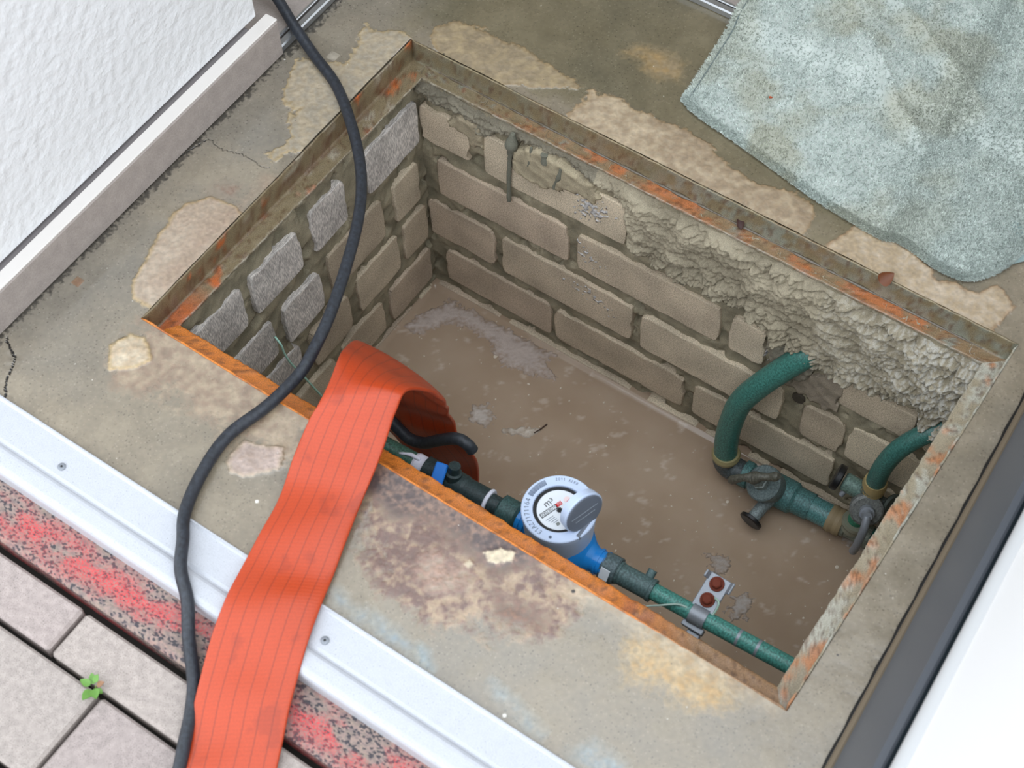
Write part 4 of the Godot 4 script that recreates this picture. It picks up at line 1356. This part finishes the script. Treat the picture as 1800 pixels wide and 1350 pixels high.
	part_box("foot_lip", Transform3D(Basis(Vector3.RIGHT, 0.3), X.call(0.727) + Vector3(0.004, -0.020, 0.017)), Vector3(0.018, 0.010, 0.006), 0.001, M.zinc, ec)
	var pl := Transform3D(Basis(Vector3.RIGHT, 0.30), X.call(0.727) + Vector3(0.0, 0.014, -0.029))
	part_box("plate", pl, Vector3(0.030, 0.0035, 0.048), 0.001, M.zinc, ec)
	part_box("plate_ear", Transform3D(pl.basis * Basis(Vector3.FORWARD, -1.0), pl * Vector3(0.017, 0.004, -0.016)), Vector3(0.012, 0.003, 0.016), 0.001, M.zinc, ec)
	part_box("plate_ear", Transform3D(pl.basis * Basis(Vector3.FORWARD, 1.0), pl * Vector3(-0.016, 0.004, -0.018)), Vector3(0.010, 0.003, 0.010), 0.001, M.zinc, ec)
	for q in [-0.013, 0.010]:
		var c0: Vector3 = pl * Vector3(0.0, 0.001, q)
		var up: Vector3 = pl.basis.y
		part_rod("washer", c0, c0 + up * 0.003, [0, 0.0098, 1, 0.0095], M.rust_bolt, ec, 16)
		part_rod("bolt", c0 + up * 0.002, c0 + up * 0.010, [0, 0.0070, 0.8, 0.0068, 1, 0.0052], M.rust_bolt, ec, 6)
	var wp := smooth_path(v3s([660, -170, -25, 679, -156, -48, 697, -150, -60, 714, -148, -72, 726, -150, -76]), 5)
	tag(part_tube("earth_wire", wp, 0.0013, mat(Color(0.62, 0.70, 0.66), 0.5), self, Color.WHITE, 8), "stiff pale wire running from the rim to the earth clamp", "wire")
	wp = smooth_path(v3s([748, -145, -104, 756, -141, -100, 758, -145, -94, 757, -151, -86, 752, -156, -77, 747, -158, -66]), 5)
	part_tube("wire_loop", wp, 0.0014, mat(Color(0.60, 0.70, 0.64), 0.5), ec, Color.WHITE, 8)

func text(called: String, s: String, size: float, where: Vector3, basis: Basis, m: Material, parent: Node) -> void:
	var t := TextMesh.new()
	t.text = s
	t.font = SystemFont.new()
	t.font.font_names = PackedStringArray(["Droid Sans"])
	t.font_size = 32
	t.pixel_size = size / 32.0
	t.depth = 0.0003
	t.curve_step = 4.0
	var o := put(called, t, m, parent)
	o.transform = Transform3D(basis, where)

func ring_text(s: String, parent: Node, centre: Vector3, r: float, start: float, size: float, step: float) -> void:
	# letters read with their feet towards the centre, running clockwise seen from above
	for k in s.length():
		if s[k] == " ":
			continue
		var an := deg_to_rad(start + k * step)
		var out := Vector3(cos(an), 0, sin(an))
		var right := Vector3(-sin(an), 0, cos(an))
		text("letter", s[k], size, centre + out * r, Basis(right, out, Vector3.UP), M.print, parent)


# ---------------------------------------------------------------- pipes at the far wall
func back_pipe_run() -> void:
	var green := lin(88, 160, 146)
	var p1 := thing("riser_pipe", "thick green copper pipe curving out of the far wall to the larger valve", "pipe")
	var pts := smooth_path(v3s([700, -160, -600, 662, -192, -525, 632, -238, -503, 605, -288, -488, 585, -340, -480, 577, -400, -476, 576, -450, -473, 579, -492, -472]), 8)
	part_tube("tube", pts, 0.0182, M.copper, p1, green, 24)
	part_rod("solder_ring", Vector3(0.5795, -0.478, -0.472), Vector3(0.5795, -0.490, -0.472), [0, 0.0200, 0.5, 0.0225, 1, 0.0215], mat(Color(0.62, 0.58, 0.42), 0.45, {"metal": 0.3}), p1, 24)
	pts = smooth_path(v3s([579, -486, -472, 580, -503, -472, 588, -513, -472, 602, -516, -473, 612, -516, -473]), 5)
	part_tube("elbow", pts, 0.0195, M.brass, p1, lin(104, 116, 118), 22)
	# larger valve: horizontal body, big bonnet, butterfly handle, drain cock
	var v1 := thing("gate_valve", "larger green valve with a round bonnet and black-capped drain on the far pipe", "valve")
	var A := Vector3(0.612, -0.512, -0.473)
	var Bq := Vector3(0.728, -0.512, -0.478)
	var gv := lin(108, 164, 162)
	part_rod("body", A, Bq, [0, 0.0215, 0.1, 0.0215, 0.12, 0.0195, 0.2, 0.0195, 0.28, 0.0255, 0.74, 0.0255, 0.78, 0.0215, 1, 0.0215], M.brass, v1, 24, gv)
	part_rod("brass_ring", Vector3(0.632, -0.512, -0.474), Vector3(0.640, -0.512, -0.474), [0, 0.0205, 1, 0.0205], mat(Color(0.60, 0.44, 0.18), 0.5, {"metal": 0.4}), v1, 24)
	var bn := Vector3(-0.30, 0.78, 0.42).normalized()
	var bc := Vector3(0.664, -0.500, -0.468)
	part_rod("bonnet", bc, bc + bn * 0.034, [0, 0.024, 0.55, 0.026, 0.6, 0.0285, 0.93, 0.0285, 1, 0.026], M.brass, v1, 28, lin(140, 158, 158))
	part_rod("gland", bc + bn * 0.032, bc + bn * 0.058, [0, 0.013, 0.5, 0.013, 0.55, 0.0105, 1, 0.0105], M.brass, v1, 6, lin(190, 204, 198))
	var hd := bc + bn * 0.064
	var hb := Buf.new()
	var wing := Vector3(0.72, 0.42, -0.25).normalized()
	hb.tube(smooth_path(PackedVector3Array([hd - wing * 0.044 - bn * 0.010, hd - wing * 0.028, hd - wing * 0.011 + bn * 0.004, hd, hd + wing * 0.013 + bn * 0.004, hd + wing * 0.028, hd + wing * 0.042 + bn * 0.004]), 4), PackedFloat32Array([0.005, 0.0065, 0.0072, 0.007, 0.0068, 0.0062, 0.006, 0.006, 0.0065, 0.0075, 0.009, 0.0098, 0.0102, 0.0098, 0.009, 0.0078, 0.0068, 0.0062, 0.006, 0.0062, 0.0066, 0.0072, 0.0072, 0.006, 0.004]), 10, lin(128, 126, 112))
	put("butterfly_handle", hb.mesh(), M.brass, v1)
	var dd := Vector3(-0.12, -0.18, 1.0).normalized()
	var ds := Vector3(0.668, -0.508, -0.452)
	part_rod("drain_cock", ds, ds + dd * 0.040, [0, 0.0115, 0.3, 0.0115, 0.34, 0.010, 1, 0.010], M.brass, v1, 14, lin(160, 174, 174))
	part_rod("drain_cap", ds + dd * 0.040, ds + dd * 0.047, [0, 0.016, 0.2, 0.0185, 0.8, 0.0185, 1, 0.016], M.black, v1, 18)
	# coupling pipe to the tee
	var run := thing("connecting_pipe", "green copper pipe along the waterline joining the two far valves", "pipe")
	part_rod("tube", Vector3(0.722, -0.512, -0.4775), Vector3(0.775, -0.512, -0.480), [0, 0.0195, 1, 0.0195], M.copper, run, 22, lin(120, 184, 182))
	part_rod("joint", Vector3(0.758, -0.512, -0.479), Vector3(0.782, -0.512, -0.480), [0, 0.021, 0.25, 0.0225, 0.5, 0.0212, 0.75, 0.0225, 1, 0.021], mat(Color(0.66, 0.58, 0.44), 0.6, {"tex": M.g_speck, "tile": 0.03}), run, 18)
	part_rod("tee", Vector3(0.778, -0.512, -0.480), Vector3(0.826, -0.513, -0.482), [0, 0.0185, 0.2, 0.0185, 0.24, 0.017, 0.74, 0.017, 0.78, 0.0195, 1, 0.0195], M.brass, run, 20, lin(160, 166, 150))
	part_rod("tube", Vector3(0.824, -0.513, -0.482), Vector3(0.905, -0.516, -0.484), [0, 0.0165, 1, 0.0165], M.copper, run, 20, lin(80, 176, 160))
	part_rod("branch_collar", Vector3(0.795, -0.505, -0.480), Vector3(0.798, -0.486, -0.482), [0, 0.0185, 0.4, 0.0185, 0.7, 0.0205, 1, 0.0195], mat(Color(0.62, 0.62, 0.54), 0.5, {"tex": M.g_speck, "tile": 0.03}), run, 20)
	# second, smaller riser and its valve
	var p2 := thing("bent_pipe", "thinner green copper pipe curving out of the far wall at the right", "pipe")
	pts = smooth_path(v3s([905, -170, -580, 862, -205, -520, 838, -232, -500, 822, -262, -488, 813, -298, -482, 809, -335, -480, 808, -372, -481]), 8)
	part_tube("tube", pts, 0.0142, M.copper, p2, lin(82, 146, 136), 22)
	part_rod("solder_ring", Vector3(0.808, -0.352, -0.481), Vector3(0.808, -0.378, -0.481), [0, 0.0165, 0.45, 0.0182, 0.5, 0.0155, 1, 0.017], mat(Color(0.66, 0.58, 0.40), 0.45, {"metal": 0.3}), p2, 20)
	var v2 := thing("angle_valve", "smaller grey lever valve at the foot of the thinner far pipe", "valve")
	part_rod("body", Vector3(0.808, -0.372, -0.481), Vector3(0.800, -0.446, -0.482), [0, 0.0165, 0.2, 0.0165, 0.3, 0.020, 0.75, 0.020, 0.8, 0.0155, 1, 0.0155], M.brass, v2, 18, lin(130, 146, 138))
	part_rod("lower_tube", Vector3(0.801, -0.440, -0.482), Vector3(0.797, -0.492, -0.482), [0, 0.0125, 1, 0.0125], M.copper, v2, 18, lin(76, 190, 150))
	var b2 := Vector3(0.32, 0.62, 0.72).normalized()
	var c2 := Vector3(0.806, -0.412, -0.474)
	part_rod("bonnet", c2, c2 + b2 * 0.030, [0, 0.018, 0.5, 0.021, 0.55, 0.0245, 0.9, 0.0245, 1, 0.021], M.brass, v2, 24, lin(150, 152, 148))
	part_rod("spindle", c2 + b2 * 0.028, c2 + b2 * 0.050, [0, 0.011, 0.5, 0.011, 0.52, 0.008, 1, 0.007], M.zinc, v2, 14)
	var lv := smooth_path(PackedVector3Array([c2 + b2 * 0.046, c2 + b2 * 0.048 + Vector3(0.004, -0.016, 0.012), c2 + b2 * 0.040 + Vector3(0.006, -0.044, 0.026), c2 + b2 * 0.030 + Vector3(0.006, -0.066, 0.032)]), 4)
	part_tube("lever", lv, 0.0062, M.zinc, v2, Color.WHITE, 12)
	part_rod("side_port", Vector3(0.806, -0.398, -0.481), Vector3(0.764, -0.392, -0.478), [0, 0.0125, 0.5, 0.0145, 0.95, 0.0145, 1, 0.012], M.brass, v2, 16, lin(136, 168, 156))
	part_rod("port_screw", Vector3(0.772, -0.400, -0.468), Vector3(0.770, -0.406, -0.462), [0, 0.0045, 1, 0.004], M.zinc, v2, 10)
	part_rod("port_cap", Vector3(0.760, -0.391, -0.478), Vector3(0.750, -0.389, -0.477), [0, 0.019, 0.2, 0.0205, 0.8, 0.0205, 1, 0.019], M.black, v2, 18)
	part_rod("rear_wheel", Vector3(0.836, -0.400, -0.486), Vector3(0.842, -0.398, -0.484), [0, 0.016, 0.5, 0.0185, 1, 0.016], M.brass, v2, 18, lin(96, 104, 96))
	part_rod("rear_stem", Vector3(0.815, -0.402, -0.483), Vector3(0.838, -0.399, -0.485), [0, 0.007, 1, 0.007], M.brass, v2, 12, lin(96, 104, 96))


# ---------------------------------------------------------------- towel
func towel() -> void:
	var front := v2s([351, -656, 384, -643, 449, -632, 518, -618, 585, -605, 649, -597, 690, -595, 706, -601, 729, -600, 761, -593, 790, -591, 813, -597, 832, -618, 846, -650, 856, -690, 862, -720])
	var crv := PackedVector3Array()
	for q in front:
		crv.append(Vector3(q.x, 0, q.y))
	crv = smooth_path(crv, 8)
	var n := fnl(301, 3.2, 3)
	var n2 := fnl(302, 12.0, 3)
	var n3 := fnl(303, 5.0, 4)
	var nu := 170
	var nv := 130
	var P := PackedVector3Array()
	var C := PackedColorArray()
	var T := PackedVector2Array()
	for vi in nv + 1:
		for ui in nu + 1:
			var u := float(ui) / nu
			var t := float(vi) / nv
			var fi := u * (crv.size() - 1)
			var f := crv[int(fi)].lerp(crv[mini(int(fi) + 1, crv.size() - 1)], fi - int(fi))
			var back := f + Vector3(lerpf(-0.066, 0.10, smoothstep(0.45, 1.0, u)), 0, -0.66 + 0.2 * u)
			var p := f.lerp(back, t)
			# creases running towards the back left, like the folds it was kept in
			var s1 := (p.x - 0.578) * -0.61 + (p.z + 0.82) * 0.79 + 0.01 * n2.get_noise_2d(p.x * 0.6, p.z * 0.6)
			var s2 := (p.x - 0.58) * -0.535 + (p.z + 0.921) * 0.845 + 0.01 * n2.get_noise_2d(p.x * 0.6, p.z * 0.6)
			var s3 := (p.x - 0.72) * -0.64 + (p.z + 0.74) * 0.77
			var edge := minf(minf(u, 1 - u) * 0.5, t * 0.55)
			var y := 0.003 + 0.005 * sqrt(clampf(edge / 0.008, 0.0, 1.0))
			var fade := clampf(edge / 0.07, 0.0, 1.0)
			y += fade * (0.018 * exp(-pow(s1 / 0.008, 2.0)) * smoothstep(0.47, 0.53, p.x) * (1.0 - smoothstep(0.62, 0.70, p.x)) + 0.017 * exp(-pow(s2 / 0.010, 2.0)) * smoothstep(0.44, 0.50, p.x) * (1.0 - smoothstep(0.66, 0.74, p.x)) + 0.004 * exp(-pow(s3 / 0.02, 2.0)) + 0.004 * n.get_noise_2d(p.x, p.z) + 0.003 * n2.get_noise_2d(p.x, p.z))
			y += 0.018 * smoothstep(-0.795, -0.828, p.z)
			p.y = maxf(y, 0.003)
			P.append(p)
			var g := n3.get_noise_2d(p.x, p.z)
			var c := lin(192, 202, 196).lerp(lin(220, 228, 222), 0.5 + 0.5 * n2.get_noise_2d(p.x * 2.0, p.z * 2.0))
			c = c.lerp(lin(182, 178, 152), clampf((g + 0.10) * 1.8, 0.0, 0.55) * clampf(1.2 - absf(p.x - 0.52) * 4.0, 0.0, 1.0))
			C.append(c)
			T.append(Vector2(u, t))
	var b := Buf.new()
	b.grid(nu, nv, P, C, T)
	var cloth := mat(Color.WHITE, 0.95, {"vc": true, "rim": 0.3, "tex": M.g_fine, "tile": 0.05})
	var o := put("towel", b.mesh(), cloth)
	tag(o, "worn pale green-grey terry towel spread on the slab behind the pit", "towel")
	# rim band stitched along the left edge
	var hb := Buf.new()
	var hp := PackedVector3Array()
	for vi in range(0, nv + 1, 3):
		hp.append(P[vi * (nu + 1) + 5] + Vector3(0, 0.0012, 0))
	hb.tube(hp, rads(hp.size(), 0.0009), 6, lin(120, 134, 132))
	put("hem_seam", hb.mesh(), cloth, o)
	# the lower fold that shows at the right
	var fb := Buf.new()
	P = PackedVector3Array()
	C = PackedColorArray()
	T = PackedVector2Array()
	for vi in 13:
		for ui in 41:
			var u := ui / 40.0
			var t := vi / 12.0
			var a := Vector3(0.800, 0.004, -0.605).lerp(Vector3(0.905, 0.004, -0.760), u) + Vector3(0.010, 0, 0.004) * sin(u * PI) * 1.6
			P.append(a + Vector3(-0.04 * t, 0.004 * sqrt(clampf(t * 6.0, 0.0, 1.0)) - 0.002 * t, -0.05 * t))
			C.append(lin(160, 180, 178))
			T.append(Vector2.ZERO)
	fb.grid(40, 12, P, C, T)
	put("under_fold", fb.mesh(), cloth, o)
	# terry pile
	var tuft := Buf.new()
	for k in 2:
		var a := k * 1.9
		var w := Vector3(cos(a), 0, sin(a)) * 0.5
		tuft.tri(-w, w, Vector3(0.5, 1.0, 0.2), Color.WHITE)
	var mm := MultiMesh.new()
	mm.transform_format = MultiMesh.TRANSFORM_3D
	mm.use_colors = true
	mm.mesh = tuft.mesh()
	var cnt := 120000
	mm.instance_count = cnt
	var bv := b.v
	var bc := b.c
	var bn := b.n
	for k in cnt:
		var fu := rng.randf() * nu
		var fv := rng.randf() * nv * 0.86
		if k % 7 == 0:
			fv = rng.randf() * 2.2
		var q := int(fv) * (nu + 1) + int(fu)
		var p := bv[q].lerp(bv[q + 1], fu - int(fu)) + (bv[q + nu + 1] - bv[q]) * (fv - int(fv))
		var nn := bn[q]
		var bs := Basis(Vector3.UP, rng.randf() * TAU)
		bs = bs.scaled(Vector3(rng.randf_range(0.0014, 0.0024), rng.randf_range(0.0025, 0.0050), rng.randf_range(0.0014, 0.0024)))
		bs = Basis(Quaternion(Vector3.UP, (nn + Vector3(rng.randf_range(-0.7, 0.7), 0, rng.randf_range(-0.7, 0.7))).normalized())) * bs
		mm.set_instance_transform(k, Transform3D(bs, p - nn * 0.0004))
		var s := rng.randf_range(0.72, 1.2)
		mm.set_instance_color(k, Color(bc[q].r * s, bc[q].g * s, bc[q].b * s))
	var mi := MultiMeshInstance3D.new()
	mi.name = "terry_pile"
	mi.multimesh = mm
	mi.material_override = mat(Color.WHITE, 0.95, {"vc": true})
	o.add_child(mi)
	mi.set_meta("kind", "stuff")


# ---------------------------------------------------------------- leaning leaf at the right
func door_leaf() -> void:
	var o := thing("door_leaf", "white door leaf with dark bottom rail leaning beside the right rim of the pit", "door", Vector3(0.9635, 0, -0.05))
	# turned slightly so that its foot follows the right rim; leaning outwards
	o.rotation = Vector3(0, deg_to_rad(2.7), 0)
	var lean := 0.36
	var up := Vector3(lean, 1, 0).normalized()
	var out := Vector3(-1, lean, 0).normalized()
	var F := Basis(Vector3(0, 0, 1), up, out)  # local: x along the foot, y up the leaf, z out of its face
	var Q := func(u: float, v: float, d: float) -> Transform3D: return Transform3D(F, Vector3(0, 0, 0.0) + F * Vector3(u, v, d))
	var dark := mat(Color(0.33, 0.345, 0.37), 0.3)
	part_box("bottom_rail", Q.call(-0.04, 0.082, -0.03), Vector3(1.18, 0.125, 0.05), 0.006, dark, o)
	part_box("rail_groove", Q.call(-0.04, 0.158, -0.034), Vector3(1.18, 0.052, 0.04), 0.003, mat(Color(0.10, 0.13, 0.15), 0.75, {"spec": 0.2}), o)
	part_box("metal_strip", Q.call(-0.04, 0.022, -0.012), Vector3(1.18, 0.012, 0.024), 0.003, mat(Color(0.48, 0.43, 0.36), 0.4, {"metal": 0.4}), o)
	var sb := Buf.new()
	var pts := PackedVector3Array()
	var rr := PackedFloat32Array()
	for k in 60:
		pts.append(F * Vector3(-0.63 + k * 0.02, 0.010, -0.004))
		rr.append(0.0042 + 0.0008 * sin(k * 2.1))
	sb.tube(pts, rr, 12, Color.WHITE)
	put("rubber_seal", sb.mesh(), M.black, o)
	var wl := mat(Color(0.96, 0.96, 0.96), 0.35)
	part_rod("rounded_edge", F * Vector3(-0.63, 0.195, -0.022), F * Vector3(0.55, 0.195, -0.022), [0, 0.02, 1, 0.02], mat(Color(0.78, 0.785, 0.79), 0.3), o, 24)
	part_box("panel", Q.call(-0.04, 0.745, -0.032), Vector3(1.18, 1.08, 0.045), 0.008, wl, o)


# ---------------------------------------------------------------- leaves, twig, weed
func small_things() -> void:
	leaf("dead_leaf", Vector3(0.720, -0.004, -0.5385), 0.022, 0.019, lin(104, 56, 24), Basis(Vector3.RIGHT, 1.0) * Basis(Vector3.UP, 1.0), "small brown heart-shaped leaf stuck to the far rim")
	leaf("dead_leaf", Vector3(0.522, -0.031, -0.533), 0.022, 0.010, lin(58, 30, 24), Basis(Vector3.RIGHT, 0.4) * Basis(Vector3.UP, 2.2), "dark wet leaf scrap lying on the far ledge")
	leaf("dead_leaf", Vector3(0.453, 0.0150, -0.716), 0.006, 0.004, lin(176, 84, 46), Basis(Vector3.UP, 0.8), "tiny orange leaf flake on the towel")
	var tw := smooth_path(v3s([296, -539, -366, 300, -539, -376, 304, -539, -391]), 4)
	tag(part_tube("twig", tw, 0.0011, mat(Color(0.24, 0.15, 0.11), 0.7), self, Color.WHITE, 7), "thin dark twig floating in the middle of the water", "twig")
	var w := thing("weed", "small green weed growing in the joint between the pavers", "plant", Vector3(0.244, -0.032, 0.436))
	part_tube("stem", smooth_path(v3s([0, -10, 0, 1, 2, -1, 2, 8, -2]), 3), 0.0009, mat(Color(0.45, 0.5, 0.25), 0.7), w, Color.WHITE, 6)
	for k in 7:
		var a := k * 2.4
		var ln := 0.010 + 0.003 * (k % 3)
		var lf := leaf_mesh(ln, ln * 0.72, lin(104, 150, 66) if k != 3 else lin(150, 110, 80), 0.25)
		var o := put("leaf", lf, M.leaf_mat, w)
		o.transform = Transform3D(Basis(Vector3.UP, a) * Basis(Vector3.BACK, 0.35 + 0.1 * (k % 2)), Vector3(cos(a) * 0.004, 0.004 + 0.001 * k, -sin(a) * 0.004))

func leaf_mesh(length: float, width: float, col: Color, curl: float) -> Mesh:
	if not M.has("leaf_mat"):
		M.leaf_mat = mat(Color.WHITE, 0.5, {"vc": true})
	var b := Buf.new()
	for side in [0.0003, -0.0003]:
		var P := PackedVector3Array()
		var C := PackedColorArray()
		var T := PackedVector2Array()
		for j in 9:
			for k in 7:
				var u := j / 8.0
				var v := k / 6.0 * 2.0 - 1.0
				var ww := width * 0.5 * pow(sin(PI * pow(u, 0.72) * 0.98 + 0.02), 0.8)
				P.append(Vector3(u * length, curl * (v * v * ww * 0.6 - u * u * length * 0.3) + side, -v * ww))
				C.append(col * (1.0 - 0.25 * (1.0 - absf(v)) * 0.5))
				T.append(Vector2(u, v))
		var w := 7
		if side < 0:
			b.grid(6, 8, P, C, T)
		else:
			b.grid(6, 8, flip_rows(P, w), flip_cols(C, w), T)
	return b.mesh()

func flip_cols(C: PackedColorArray, w: int) -> PackedColorArray:
	var out := PackedColorArray()
	for r in range(C.size() / w - 1, -1, -1):
		out.append_array(C.slice(r * w, (r + 1) * w))
	return out

func leaf(called: String, where: Vector3, length: float, width: float, col: Color, basis: Basis, label: String) -> void:
	var o := put(called, leaf_mesh(length, width, col, 0.5), M.leaf_mat)
	o.transform = Transform3D(basis, where)
	tag(o, label, "leaf")
